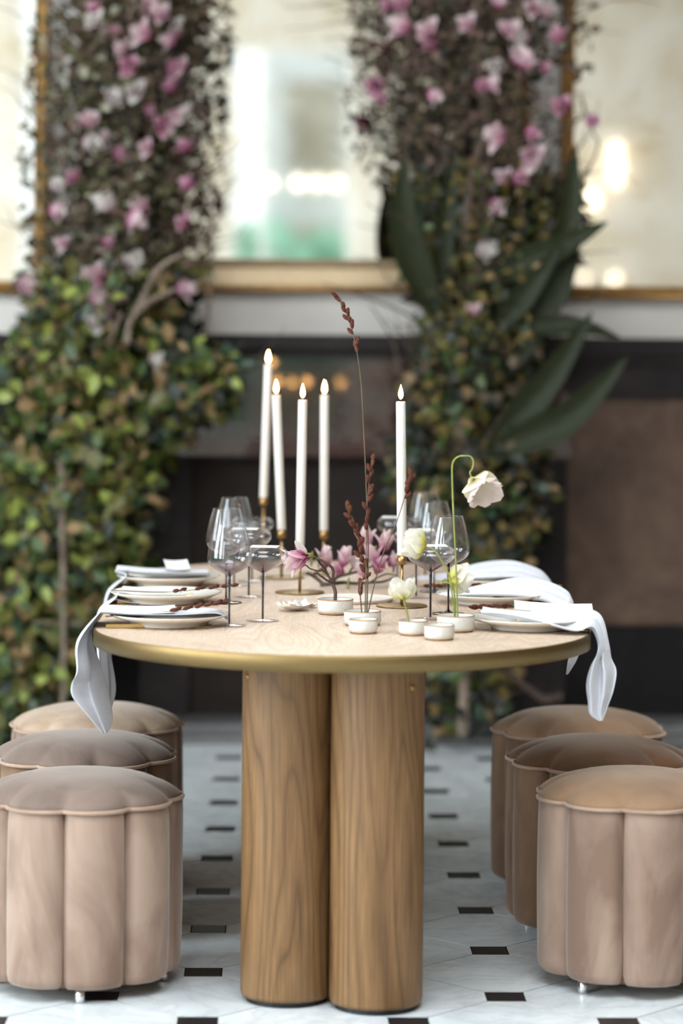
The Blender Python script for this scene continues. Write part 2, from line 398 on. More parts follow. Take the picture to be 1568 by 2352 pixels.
# octagon faces were listed counter-clockwise seen from above
ome = MB().add(ov, of).mesh('floor_tile', 'marble_white', False); dme = MB().add(dv, df).mesh('dot_tile', 'marble_black', False)
rest_o, rest_d = MB(), MB()
ni = int(math.ceil((XR - XL) / PT)) + 2; nj = int(math.ceil((YW - YR) / PT)) + 2
for i in range(-ni, ni):
    for j in range(-nj, nj):
        for (a, b, isdot) in ((0, 0, 1), (.5, .5, 1), (.5, 0, 0), (0, .5, 0)):
            x = d0.x + (i + a) * PT; y = d0.y + (j + b) * PT
            if not (XL < x < XR and YR < y < 9.25): continue
            near = 4.95 < y < 9.3 and -1.05 + .0 * y < x < 1.45
            if near: obj('dot_tile' if isdot else 'floor_tile', dme if isdot else ome, floor, (x, y, 0))
            elif isdot: rest_d.add(dv, df, Matrix.Translation((x, y, 0)))
            else: rest_o.add(ov, of, Matrix.Translation((x, y, 0)))
tag(rest_o.build('outer_floor_tiles', 'marble_white', floor, False), kind='stuff'); tag(rest_d.build('outer_dot_tiles', 'marble_black', floor, False), kind='stuff')
# back wall
mb = MB(); box(mb, XL - .2, XR + .2, YW, YW + .3, -.004, ZC); struct('wall_back', mb, 'plaster_white')
DZ = 1.38
mb = MB(); box(mb, XL, XR, YW - .06, YW, .06, DZ - .02); struct('trim_1', mb, 'brown_marble')                       # dado
mb = MB(); box(mb, XL, XR, YW - .10, YW - .06, .06, .36); box(mb, XL, XR, YW - .085, YW - .06, .36, .375); struct('baseboard_back', mb, 'black_marble')
mb = MB(); box(mb, XL, XR, YW - .40, YW - .10, -.004, .03); box(mb, XL, XR, YW - .34, YW - .10, .03, .062); struct('trim_2', mb, 'grey_step')
mb = MB(); box(mb, XL, XR, YW - .12, YW - .06, DZ - .06, DZ); box(mb, XL, XR, YW - .10, YW - .06, DZ - .09, DZ - .06); box(mb, XL, XR, YW - .08, YW - .06, DZ - .21, DZ - .09); struct('trim_3', mb, 'dark_marble')
# chimneypiece between the two flower columns
fx0, fx1 = at_y(330, 900, YW).x, at_y(1292, 900, YW).x
fp = thing('fireplace', 'dark marble chimneypiece with a red stone band behind the candles', 'fireplace', ((fx0 + fx1) / 2, YW - .12, .062))
hw = (fx1 - fx0) / 2
mb = MB(); box(mb, -hw - .05, hw + .05, -.14, 0, DZ - .045 - .062, DZ + .004 - .062); box(mb, -hw - .03, hw + .03, -.11, 0, DZ - .075 - .062, DZ - .045 - .062); mb.build('mantel_shelf', 'dark_marble', fp, False)
mb = MB(); v, f = boxg(-hw, hw, -.055, 0, 1.03 - .062, DZ - .075 - .062)
v = [(x, y + (.0037 if (z > 1.1 and y < -.01) else 0), z) for x, y, z in v]; mb.add(v, f); mb.build('frieze', 'red_marble', fp, False)
mb = MB(); box(mb, -hw - .01, hw + .01, -.075, 0, .965 - .062, 1.03 - .062); mb.build('red_band', 'red_marble', fp, False)
mb = MB(); box(mb, -hw + .16, hw - .16, -.008, 0, 0, .965 - .062); mb.build('fire_panel', 'firebox_stone', fp, False)
for s in (-1, 1):
    mb = MB(); box(mb, s * hw - .0 if s < 0 else hw - .17, -hw + .17 if s < 0 else hw, -.05, 0, 0, .965 - .062); mb.build('jamb', 'dark_marble', fp, False)
# mirrors
def mirror(label, p0, p1, ytop, fw, fmat, lipmat):
    """p0,p1 = (px,py) outer lower-left / lower-right corner on the wall; fw frame width in metres"""
    a, b = at_y(p0[0], p0[1], YW), at_y(p1[0], p1[1], YW); z0 = (a.z + b.z) / 2; x0, x1 = a.x, b.x
    t = thing('wall_mirror', label, 'mirror', ((x0 + x1) / 2, YW, z0)); W = (x1 - x0) / 2; Ht = ytop - z0
    def rail(pts):       # mitred rail: profile across the frame width
        prof = [(0, 0), (0, .045), (.12, .055), (.2, .035), (.72, .022), (.8, .034), (.93, .036), (1, .02), (1, 0)]
        (o0, i0), (o1, i1) = pts; m = MB(); n = len(prof); v = []
        for (o, i) in ((o0, i0), (o1, i1)):
            for s, d in prof: v.append((o[0] + (i[0] - o[0]) * s, -d, o[1] + (i[1] - o[1]) * s))
        f = [(k, k + 1, n + k + 1, n + k) for k in range(n - 1)]; m.add(v, f); return m
    O = [(-W, 0), (W, 0), (W, Ht), (-W, Ht)]; I = [(-W + fw, fw), (W - fw, fw), (W - fw, Ht - fw), (-W + fw, Ht - fw)]
    for k in range(4):
        l = (k + 1) % 4; rail(((O[k], I[k]), (O[l], I[l]))).build('frame_rail', fmat, t, False)
        g = MB(); addtube(g, [(O[k][0] * .985, -.052, O[k][1] + (.012 if k in (0, 1) else -.012)), (O[l][0] * .985, -.052, O[l][1] + (.012 if l in (0, 1) else -.012))], .012, 8); g.build('gilt_edge', lipmat, t)
    m = MB(); m.add([(I[0][0], -.012, I[0][1]), (I[1][0], -.012, I[1][1]), (I[2][0], -.012, I[2][1]), (I[3][0], -.012, I[3][1])], [(0, 1, 2, 3)])
    m.build('mirror_glass', 'antique_mirror', t, False); return t
mirror('large centre mirror in a pale fluted gilt frame between the flower columns', (178, 668), (1210, 676), 4.1, .118, 'gilt_pale', 'gilt')
mirror('gilt framed wall mirror behind the left flower column', (-560, 672), (108, 678), 4.1, .05, 'gilt', 'gilt')
mirror('gilt framed wall mirror with glowing lamp reflections at the right', (1283, 688), (1960, 692), 4.1, .048, 'gilt', 'gilt')
# wall behind the camera, with tall windows seen in the mirrors
def mir(px, py, Yr=YR):
    p = at_y(px, py, 2 * (YW - .012) - Yr); return p.x, p.z
def wall_with_holes(mb, along, c0, c1, fixed0, fixed1, z0, z1, holes):
    xs = sorted(set([c0, c1] + [h[0] for h in holes] + [h[1] for h in holes])); zs = sorted(set([z0, z1] + [h[2] for h in holes] + [h[3] for h in holes]))
    for i in range(len(xs) - 1):
        for k in range(len(zs) - 1):
            mx_, mz_ = (xs[i] + xs[i + 1]) / 2, (zs[k] + zs[k + 1]) / 2
            if any(h[0] < mx_ < h[1] and h[2] < mz_ < h[3] for h in holes): continue
            if along == 'x': box(mb, xs[i], xs[i + 1], fixed0, fixed1, zs[k], zs[k + 1])
            else: box(mb, fixed0, fixed1, xs[i], xs[i + 1], zs[k], zs[k + 1])
w1a, w1b = mir(38, 400)[0], mir(70, 400)[0] + .08; w2a, w2b = mir(528, 400)[0], mir(812, 400)[0]
wz2 = mir(600, 105)[1]
RH = [(w1a, w1b, .9, 4.6), (w2a, w2b, .9, wz2)]
mb = MB(); wall_with_holes(mb, 'x', XL - .2, XR + .2, YR - .2, YR, -.004, ZC, RH); struct('wall_front', mb, 'cream_marble_wall')
wn = 1
def window(holes_along, h, fixed, bars_v, bars_h):
    global wn
    m = MB(); a, b, z0, z1 = h; t = .05
    def bx(u0, u1, q0, q1):
        if holes_along == 'x': box(m, u0, u1, fixed - .1, fixed - .04, q0, q1)
        else: box(m, fixed - .1, fixed - .04, u0, u1, q0, q1)
    bx(a, a + t, z0, z1); bx(b - t, b, z0, z1); bx(a + t, b - t, z0, z0 + t); bx(a + t, b - t, z1 - t, z1)
    for u in bars_v: bx(u - .025, u + .025, z0 + t, z1 - t)
    for q in bars_h: bx(a + t, b - t, q - .02, q + .02)
    o = struct('window_%d' % wn, m, 'painted_frame'); wn += 1
    g = MB()
    if holes_along == 'x': g.add([(a, fixed - .07, z0), (b, fixed - .07, z0), (b, fixed - .07, z1), (a, fixed - .07, z1)], [(0, 1, 2, 3)])
    else: g.add([(fixed - .07, a, z0), (fixed - .07, b, z0), (fixed - .07, b, z1), (fixed - .07, a, z1)], [(0, 1, 2, 3)])
    g.build('window_glass', 'window_pane', o, False)
window('x', RH[0], YR, [], [])
window('x', RH[1], YR, [mir(602, 400)[0]], [])
LH = [(yc - 1.05, yc + 1.05, .8, 4.2) for yc in WIN_Y]
mb = MB(); wall_with_holes(mb, 'y', YR - .2, YW + .3, XL - .2, XL, -.004, ZC, LH); struct('wall_left', mb, 'cream_marble_wall')
for h in LH: window('y', h, XL, [(h[0] + h[1]) / 2], [1.9, 3.0])
mb = MB(); box(mb, XR, XR + .2, YR - .2, YW + .3, -.004, ZC); struct('wall_right', mb, 'tan_wall')
mb = MB(); wall_with_holes(mb, 'y', YR - .2, YW + .3, 0, 1, 0, 1, [])
cm = MB(); holes = (-1.8, 1.8, -.1, 4.1)
for (a, b, c, d) in ((XL - .2, -1.8, YR - .2, YW + .3), (1.8, XR + .2, YR - .2, YW + .3), (-1.8, 1.8, YR - .2, -.1), (-1.8, 1.8, 4.1, YW + .3)): box(cm, a, b, c, d, ZC, ZC + .2)
struct('ceiling', cm, 'ceiling_white')
# outside the rear window: neighbouring building and hedge
x0, x1 = mir(600, 400, -9.5)[0], mir(900, 400, -9.5)[0] + 1.2
t = thing('building', 'pale stone building seen through the window in the mirror', 'building', ((x0 + x1) / 2, -9.5, 0)); hw = (x1 - x0) / 2
mb = MB(); box(mb, -hw, hw, -3, 0, 0, 7); mb.build('wall', 'facade_stone', t, False)
for i in range(3):
    for k in range(3):
        mb = MB(); cx = -hw + .55 + i * 1.0; cz = 1.6 + k * 1.5; box(mb, cx - .28, cx + .28, 0, .05, cz, cz + .95); mb.build('window_surround', 'curtain_grey', t, False)
hx, hz = mir(725, 540, -8); hd = MB()
for k in range(160): ball(hd, (random.uniform(-.8, .8), random.uniform(-.3, .3), random.uniform(.1, hz)), random.uniform(.09, .2), 7, 5, 0, .2)
t = hd.build('hedge', 'hedge_green', None); t.location = (hx, -8, 0); tag(t, 'teal green hedge outside the window reflected low in the mirror', 'hedge')
# wall lamps on the rear wall, seen as glowing discs in the mirrors
def wall_lamp(label, px, py, shape, r, hgt=0.0, grp=None):
    x, z = mir(px, py, YR + .12); t = thing('wall_lamp', label, 'lamp', (x, YR, z), grp)
    m = MB(); v, f = lathe([(.0, 0), (.05, 0), (.05, .015), (.02, .02), (.015, .09), (0, .09)], 16); m.add(v, f, Matrix.Rotation(-math.pi / 2, 4, 'X')); m.build('bracket', 'brass_aged', t)
    m = MB()
    if shape == 'tube':
        pr = [(0, -hgt)] + [(r * math.sin(a), -hgt + r - r * math.cos(a)) for a in (.5, 1.0, 1.57)] + [(r * math.sin(a), hgt - r - r * math.cos(a)) for a in (1.57, 2.1, 2.6)] + [(0, hgt)]
        v, f = lathe(pr, 16); m.add(v, f, Matrix.Translation((0, .12, 0)))
    else: ball(m, (0, .12, 0), r, 16, 10)
    m.build('lamp_shade', 'lamp_glow', t); return t
wall_lamp('tall glowing tube lamp reflected in the right mirror', 1415, 377, 'tube', .024, .17)
wall_lamp('brightest round globe lamp reflected beside the right mirror frame', 1356, 458, 'ball', .055)
wall_lamp('small globe lamp reflected above the round one in the right mirror', 1334, 425, 'ball', .025)
wall_lamp('small oval lamp reflected near the lower frame of the right mirror', 1412, 640, 'ball', .03)
wall_lamp('faint lamp reflected in the lower left corner of the right mirror', 1340, 636, 'ball', .022)
wall_lamp('single round lamp reflected left in the centre mirror', 620, 420, 'ball', .03)
wall_lamp('leftmost lamp of the glowing row reflected in the centre mirror', 685, 420, 'ball', .035, 0, 'row of lamps')
wall_lamp('middle lamp of the glowing row reflected in the centre mirror', 728, 420, 'ball', .035, 0, 'row of lamps')
wall_lamp('rightmost lamp of the glowing row reflected in the centre mirror', 772, 420, 'ball', .035, 0, 'row of lamps')
# ------------------------------------------------------------------ table
ZT = .75
Yn = at_z(787, 1508, ZT).y; Yf = at_z(800, 1289, ZT).y
xl, xr = at_z(209, 1447, ZT).x, at_z(1366, 1455, ZT).x
TX, TR = (xl + xr) / 2, (xr - xl) / 2
print('TABLE', Yn, Yf, TX, TR)
def stadium(r, inset=0.0, n=48):
    R = r - inset; pts = []
    for k in range(n + 1): a = math.pi + math.pi * k / n; pts.append((R * math.cos(a), Yn + r + R * math.sin(a)))
    for k in range(n + 1): a = math.pi * k / n; pts.append((R * math.cos(a), Yf - r + R * math.sin(a)))
    return pts
def edge_x(Y, side):          # world x of the table edge at depth Y
    y = min(max(Y, Yn + .001), Yf - .001)
    if y < Yn + TR: h = math.sqrt(max(0, TR * TR - (Yn + TR - y) ** 2))
    elif y > Yf - TR: h = math.sqrt(max(0, TR * TR - (y - Yf + TR) ** 2))
    else: h = TR
    return TX + side * h
tb = thing('dining_table', 'long oval oak dining table with a brass edge on round column legs', 'table', (TX, 0, 0))
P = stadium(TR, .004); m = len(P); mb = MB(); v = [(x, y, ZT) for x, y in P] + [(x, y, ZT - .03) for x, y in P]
mb.add(v, [tuple(range(m)), tuple(reversed(range(m, 2 * m)))] + [(i, m + i, m + (i + 1) % m, (i + 1) % m) for i in range(m)]); mb.build('table_top', 'oak_top_lit', tb, False)
mb = MB(); ring = []
for ins, z in ((.004, ZT + .0006), (.001, ZT + .001), (0, ZT), (0, ZT - .033), (.004, ZT - .034), (.02, ZT - .034)): ring.append([(x, y, z) for x, y in stadium(TR, ins)])
v = [p for r_ in ring for p in r_]; f = []
for a in range(len(ring) - 1):
    for i in range(m): j = (i + 1) % m; f.append((a * m + i, (a + 1) * m + i, (a + 1) * m + j, a * m + j))
mb.add(v, f); rim = mb.build('brass_rim', 'brass_brushed', tb)
ccols = []
for (pxa, pxb, py) in ((562, 757, 2306), (758, 972, 2323)):
    pc = (pxa + pxb) / 2; g = at_z(pc, py, .012); ccols.append(((at_y(pxb, 2000, g.y + .09).x + at_y(pxa, 2000, g.y + .09).x) / 2, g.y))
CRAD = .0965
cols = [(x, y + CRAD) for x, y in ccols]
dx = cols[1][0] - cols[0][0]; cols[0] = (cols[1][0] - 2 * CRAD * .999 * math.cos(math.asin((cols[0][1] - cols[1][1]) / (2 * CRAD))), cols[0][1])
print('COLS', cols)
yy = Yn + Yf
for k, (x, y) in enumerate(cols + [(cols[0][0], yy - cols[0][1]), (cols[1][0], yy - cols[1][1])]):
    n = 48; v, f, uv = [], [], []
    for z in (.012, .02, .716):
        for a in range(n + 1):
            t = 2 * math.pi * a / n; r = CRAD - (.002 if z < .015 else 0); v.append((r * math.cos(t), r * math.sin(t), z)); uv.append((t * CRAD + k * 1.37, z))
    for i in range(2):
        for a in range(n): q = i * (n + 1) + a; f.append((q, q + 1, q + n + 2, q + n + 1))
    f.append(tuple(reversed(range(n))))
    mb = MB(); mb.add(v, f, uv=uv); c = mb.build('leg', 'oak_column', tb); c.location = (x - TX, y, 0); c.rotation_euler = (0, 0, 2.0 + k * 1.1)
    mb = MB(); v, f = lathe([(0, 0), (CRAD - .012, 0), (CRAD - .012, .013), (0, .013)], 32); mb.add(v, f); o = mb.build('foot_plate', 'black_plinth', c, False)
    if k < 2:
        sp = at_y((569, 944)[k], (1548, 1570)[k], y); ang = math.asin(max(-.97, min(.97, (sp.x - x) / CRAD)))
        mb = MB(); v, f = lathe([(0, .004), (.003, .004), (.003, .0015), (.0065, .003), (.0065, 0)], 16); q = Vector((math.sin(ang), -math.cos(ang), 0))
        mb.add(v, f, Matrix.Translation(Vector((x - TX, y, sp.z)) + q * CRAD) @ frame(q)); mb.build('screw_cap', 'brass_aged', tb)
# ------------------------------------------------------------------ stools
HS, RS, NL = .398, .217, 9
def outl(t): return RS * (.90 + .10 * abs(math.sin(NL * t / 2)) ** .7)
def stool_parts():
    parts = {}
    n, mz = 12, 12; v, f = [], []
    zs = [.030, .030, .036, .05, .09, .15, .21, .27, .33, .37, .388, .394]; off = [-.03, -.012, -.004, 0, .001, .002, .0025, .002, .001, 0, -.002, -.006]
    for i, z in enumerate(zs):
        for k in range(n + 1):
            t = (2 * math.pi / NL) * k / n; e = .004 * (1 if 0 < k < n else -1)
            r = outl(t) + off[i] - (.012 if k in (0, n) else 0); v.append((r * math.cos(t), r * math.sin(t), z))
    for i in range(len(zs) - 1):
        for k in range(n): a = i * (n + 1) + k; f.append((a, a + 1, a + n + 2, a + n + 1))
    parts['panel'] = MB().add(v, f)
    N = NL * 12; v, f = [], []; rings = [0, .15, .3, .45, .58, .68, .77, .85, .91, .955, .985, 1.0]
    for i, s in enumerate(rings):
        for k in range(N):
            t = 2 * math.pi * k / N; wb = s ** 5; r = (RS * .965 * (1 - wb) + outl(t) * wb) * s * (1.0 if s < 1 else .985)
            lobe = abs(math.sin(NL * t / 2)) ** .6; dome = (1 - s ** 3.0) ** .62 if s < 1 else 0
            pin = 1 - .34 * (1 - lobe) ** 1.3 * max(0, min(1, (s - .62) / .34)) ** 1.5 * (1 if s < 1 else 0)
            v.append((r * math.cos(t), r * math.sin(t), HS - .002 + .052 * dome * pin))
    for i in range(len(rings) - 1):
        for k in range(N): l = (k + 1) % N; f.append((i * N + k, (i + 1) * N + k, (i + 1) * N + l, i * N + l))
    parts['cushion'] = MB().add(v, f)
    pth = [Vector(((outl(t) + .002) * math.cos(t), (outl(t) + .002) * math.sin(t), HS - .002)) for t in [2 * math.pi * k / N for k in range(N + 1)]]
    m2 = MB(); v, f, uv = tube(pth, .0042, 6, False); m2.add(v, f); parts['piping'] = m2
    m3 = MB(); v, f = lathe([(0, .031), (RS * .86, .031), (RS * .86, .39), (0, .39)], 36); m3.add(v, f); parts['core'] = m3
    m4 = MB(); v, f = lathe([(0, 0), (.0095, 0), (.0105, .002), (.0105, .032), (0, .032)], 16); m4.add(v, f); parts['foot'] = m4
    return parts
SP = stool_parts()
stool_mesh = {}
def smesh(part, mat):
    if (part, mat) not in stool_mesh: stool_mesh[(part, mat)] = SP[part].mesh(part, mat)
    return stool_mesh[(part, mat)]
def stool(label, c, rot, rfoot, side, top):
    t = thing('velvet_stool', label, 'stool', (c[0], c[1], 0), 'scalloped velvet stools around the table')
    for k in range(NL): obj('side_panel', smesh('panel', side), t, rot=(0, 0, rot + 2 * math.pi * k / NL))
    obj('seat_cushion', smesh('cushion', top), t, rot=(0, 0, rot)); obj('piping', smesh('piping', 'velvet_piping'), t, rot=(0, 0, rot)); obj('core', smesh('core', 'velvet_side_brown'), t)
    for k in range(4):
        a = rfoot + math.pi / 2 * k; obj('foot', smesh('foot', 'chrome'), t, loc=(.178 * math.cos(a), .178 * math.sin(a), 0))
    return t
def stool_at(px_edge, sgn, py_front, px_front):
    g = at_z(px_front, py_front, HS); yc = g.y + RS * .97; e = at_y(px_edge, py_front, yc); return (e.x - sgn * RS, yc)
R = math.radians
def seam_rot(deg): return R(-90 + deg)
sl = [stool_at(418, 1, 1866, 190), stool_at(407, 1, 1766, 200), stool_at(421, 1, 1692, 220)]
sr = [stool_at(1229, -1, 1863, 1450), stool_at(1163, -1, 1777, 1370), stool_at(1130, -1, 1703, 1320)]
print('STOOLS', sl, sr)
stool('front left velvet stool with a taupe cushion, nearest the camera', sl[0], seam_rot(-6), R(-85), 'velvet_side', 'velvet_taupe')
stool('middle left velvet stool with a taupe cushion, between two others', sl[1], seam_rot(12), R(-60), 'velvet_side_brown', 'velvet_taupe')
stool('back left velvet stool with a pale beige cushion under the hanging napkin', sl[2], seam_rot(3), R(-70), 'velvet_side', 'velvet_pale')
stool('front right velvet stool with a light tan cushion, nearest the camera', sr[0], seam_rot(-15.4), R(-135), 'velvet_side', 'velvet_tan')
stool('middle right velvet stool with a dark brown cushion, between two others', sr[1], seam_rot(-4), R(-120), 'velvet_side_brown', 'velvet_brown')
stool('back right velvet stool with a tan cushion below the hanging napkin', sr[2], seam_rot(8), R(-110), 'velvet_side_brown', 'velvet_tan')
# ------------------------------------------------------------------ tableware
TZ = ZT + .0012
PR = .13
PP = [(0, .012), (.05, .011), (.075, .0105), (.085, .012), (.10, .0165), (.118, .021), (.128, .0245), (.1305, .0255), (.1300, .0235), (.118, .0175), (.10, .0125), (.088, .008), (.084, .002), (.083, 0), (.078, 0), (.077, .005), (0, .006)]
plate_me = MB().add(*lathe(PP, 64)).mesh('plate', 'porcelain')
def on_table(px, py, z=TZ): return at_z(px, py, z)
PLATES = {}
for key, px, py, lab in (('L1', 388, 1408, 'white dinner plate of the front left place, under the folded napkin'), ('L2', 381, 1358, 'white dinner plate of the middle left place with a bare rim'),
                         ('L3', 387, 1320, 'white dinner plate of the back left place, farthest on that side'), ('R1', 1214, 1416, 'white dinner plate of the front right place, beside the hanging napkin'),
                         ('R2', 1128, 1361, 'white dinner plate of the middle right place under a puffed napkin'), ('R3', 1105, 1325, 'white dinner plate of the back right place, farthest on that side')):
    g = at_z(px, py, TZ + .025); o = obj('dinner_plate', plate_me, None, (g.x, g.y, TZ)); tag(o, lab, 'plate', 'dinner plates'); PLATES[key] = g
# wine glasses
def shell(prof, th):       # thin-walled lathe: outer profile then back up inside
    inner = [(max(r - th, .0003), z + (th if i == 0 else 0)) for i, (r, z) in enumerate(prof)]
    return prof + list(reversed(inner))
WB = [(.0035, .106), (.006, .109), (.016, .114), (.030, .121), (.042, .130), (.0475, .141), (.048, .150), (.046, .168), (.0415, .190), (.036, .210), (.0325, .222)]
CB = [(.003, .105), (.006, .107), (.018, .113), (.034, .122), (.047, .131), (.0535, .140), (.0545, .147), (.0525, .155), (.0475, .161), (.0445, .163)]
def dense(p, k=3): return [tuple(q) for q in cr(p, k)]
STO = [(.0056, .004), (.0046, .02), (.0046, .06), (.0056, .085), (.0070, .098), (.0095, .107)]
STI = [(0, .004), (.0024, .004), (.0021, .02), (.0022, .07), (.0032, .095), (.0030, .106), (.0008, .116), (0, .117)]
BA = [(0, 0), (.036, 0), (.0375, .0008), (.036, .0016), (.02, .003), (.006, .005), (.004, .008)]
gm = {}
gm['wb'] = MB().add(*lathe(shell(dense(WB), .0011), 40)).mesh('wine_bowl', 'glass_wine'); gm['cb'] = MB().add(*lathe(shell(dense(CB), .0011), 40)).mesh('coupe_bowl', 'glass_coupe')
gm['so'] = MB().add(*lathe(dense(STO, 2), 16)).mesh('stem', 'glass_clear'); gm['si'] = MB().add(*lathe(STI, 12)).mesh('stem_core', 'stem_dark')
gm['ba'] = MB().add(*lathe(BA, 40)).mesh('base', 'glass_clear'); gm['bd'] = MB().add(*lathe(BA, 40)).mesh('base', 'glass_smoke')
def glass(kind, px, py, label, dark=False):
    g = on_table(px, py); t = thing('wine_glass' if kind == 'wb' else 'coupe_glass', label, 'glass', (g.x, g.y, TZ), 'stemmed glasses on the table')
    b = obj('bowl', gm[kind], t); s = obj('stem', gm['so'], t); obj('stem_core', gm['si'], s); obj('base', gm['bd' if dark else 'ba'], t); return g
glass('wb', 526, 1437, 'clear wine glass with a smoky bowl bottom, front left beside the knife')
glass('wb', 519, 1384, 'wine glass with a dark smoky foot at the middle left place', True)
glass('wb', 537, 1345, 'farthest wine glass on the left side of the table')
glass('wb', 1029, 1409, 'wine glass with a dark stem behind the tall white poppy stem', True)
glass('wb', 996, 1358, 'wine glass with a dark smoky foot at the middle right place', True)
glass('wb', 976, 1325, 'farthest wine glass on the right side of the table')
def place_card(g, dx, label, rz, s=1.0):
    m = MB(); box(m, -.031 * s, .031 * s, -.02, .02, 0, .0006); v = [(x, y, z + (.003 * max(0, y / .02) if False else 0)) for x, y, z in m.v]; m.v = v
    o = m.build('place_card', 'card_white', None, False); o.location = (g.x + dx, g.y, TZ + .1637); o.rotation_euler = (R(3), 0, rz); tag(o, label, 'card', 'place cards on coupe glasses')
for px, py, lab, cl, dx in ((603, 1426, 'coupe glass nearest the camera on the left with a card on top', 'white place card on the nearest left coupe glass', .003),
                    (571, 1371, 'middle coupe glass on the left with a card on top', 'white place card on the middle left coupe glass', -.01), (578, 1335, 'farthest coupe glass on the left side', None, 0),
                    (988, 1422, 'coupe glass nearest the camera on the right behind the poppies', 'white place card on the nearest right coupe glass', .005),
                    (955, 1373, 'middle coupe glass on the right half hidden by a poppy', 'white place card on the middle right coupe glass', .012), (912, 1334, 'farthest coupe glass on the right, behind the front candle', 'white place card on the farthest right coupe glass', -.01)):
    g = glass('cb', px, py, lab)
    if cl: place_card(g, dx, cl, random.uniform(-.2, .2))
# bowls
def bowl(label, px, py, r, h):
    g = on_table(px, py); t = thing('stoneware_bowl', label, 'bowl', (g.x, g.y, TZ), 'little stoneware bowls')
    pr = [(r * .90, .0025), (r * .975, .005), (r, .010), (r, h - .002), (r - .001, h), (r - .003, h - .0004), (r - .004, h - .003), (r - .0045, h * .55)]
    MB().add(*lathe(pr, 40)).build('wall', 'stoneware', t)
    MB().add(*lathe([(r - .0045, h * .56), (r - .006, h * .5), (0, h * .45)], 40)).build('inside', 'glaze_inside', t)
    MB().add(*lathe([(0, 0), (r * .9, 0), (r * .93, .0012), (r * .905, .003)], 40)).build('foot', 'bare_clay', t)
    MB().add(*lathe([(r + .0002, h - .0016), (r - .0006, h + .0003), (r - .0026, h + .0001)], 40)).build('rim', 'bare_clay', t)
    MB().add(*lathe([(0, h * .72), (r - .0046, h * .72)], 32)).build('water', 'water', t)
    return g
B1 = bowl('stoneware bowl holding the pink magnolia twig', 770, 1409, .0405, .033)
B2 = bowl('wide stoneware bowl holding the tall willow stems', 832, 1435, .0405, .031)
B3 = bowl('small empty stoneware bowl in front of the willow stems', 834, 1453, .031, .029)
B4 = bowl('small stoneware bowl holding the upright open poppy', 949, 1457, .031, .03)
B5 = bowl('small stoneware bowl nearest the table edge', 1008.5, 1468, .0315, .03)
B6 = bowl('wide stoneware bowl holding the long stemmed poppies', 1046, 1449, .0405, .034)
g = on_table(815, 1372, TZ + .008); mb = MB(); n = 56; v, f = [], []
for s, z in ((0, .0065), (.9, .0065), (.97, .0075), (1, .0095), (1.0, .007), (.97, .004), (.93, 0), (0, 0)):
    for k in range(n): a = 2 * math.pi * k / n; r = .091 * s * (1 + .02 * math.sin(3 * a + 1) + .012 * math.sin(7 * a)); v.append((r * math.cos(a), r * math.sin(a), z))
for i in range(7):
    for k in range(n): l = (k + 1) % n; f.append((i * n + k, (i + 1) * n + k, (i + 1) * n + l, i * n + l))
f = [tuple(reversed(q)) for q in f]; o = mb.add(v, f).build('serving_plate', 'matte_plate', None); o.location = (g.x, g.y, TZ); tag(o, 'flat matte white plate with an uneven edge in the table centre', 'plate')
# shell dish with salt
def shellg(R0, ribs, depth, thick=.0012):
    v, f, uv = [], [], []; nu, nv = 10, ribs * 4
    for lay in (0, 1):
        for i in range(nu + 1):
            u = i / nu
            for k in range(nv + 1):
                a = R(-68) + R(136) * k / nv; r = R0 * u * (1 + .05 * math.cos(ribs * 2 * math.pi * k / nv) * u)
                x = -.5 * R0 + r * math.cos(a); y = r * math.sin(a) * .92; d = ((x / (R0 * .55)) ** 2 + (y / (R0 * .8)) ** 2)
                z = depth * min(1.15, d) + .0009 * math.cos(ribs * 2 * math.pi * k / nv) * u - lay * thick; v.append((x, y, z)); uv.append((u, k / nv))
    N = (nu + 1) * (nv + 1)
    for lay in (0, 1):
        for i in range(nu):
            for k in range(nv):
                q = lay * N + i * (nv + 1) + k; fc = (q, q + nv + 1, q + nv + 2, q + 1); f.append(fc if lay == 0 else tuple(reversed(fc)))
    for k in range(nv): q = nu * (nv + 1) + k; f.append((q, q + N, q + N + 1, q + 1))
    return v, f, uv
g = on_table(676, 1401); t = thing('shell_dish', 'white scallop shell dish heaped with salt beside the magnolia bowl', 'dish', (g.x, g.y, TZ), rz=R(165))
v, f, uv = shellg(.078, 9, .0155); mb = MB(); mb.add(v, f, Matrix.Translation((0, 0, .0022)), uv); mb.build('shell', 'shell', t)
mb = MB(); rr = random.Random(3)
for k in range(26): a = rr.uniform(0, 6.28); q = rr.uniform(0, .012); ball(mb, (q * math.cos(a) - .004, q * math.sin(a), .012 + .008 * (1 - q / .014) + rr.uniform(-.001, .001)), rr.uniform(.0025, .0045), 6, 4, 0, .2, rr)
ball(mb, (-.004, 0, .009), (.016, .014, .010), 12, 6, 0, .06, rr); mb.build('salt', 'salt', t)
g = on_table(712, 1394); o = MB().add(*shellg(.03, 7, .007)[:2], Matrix.Translation((0, 0, .0022))).build('small_shell', 'shell', None); o.location = (g.x, g.y, TZ); o.rotation_euler = (0, 0, R(20)); tag(o, 'small white shell leaning at the magnolia bowl', 'shell')
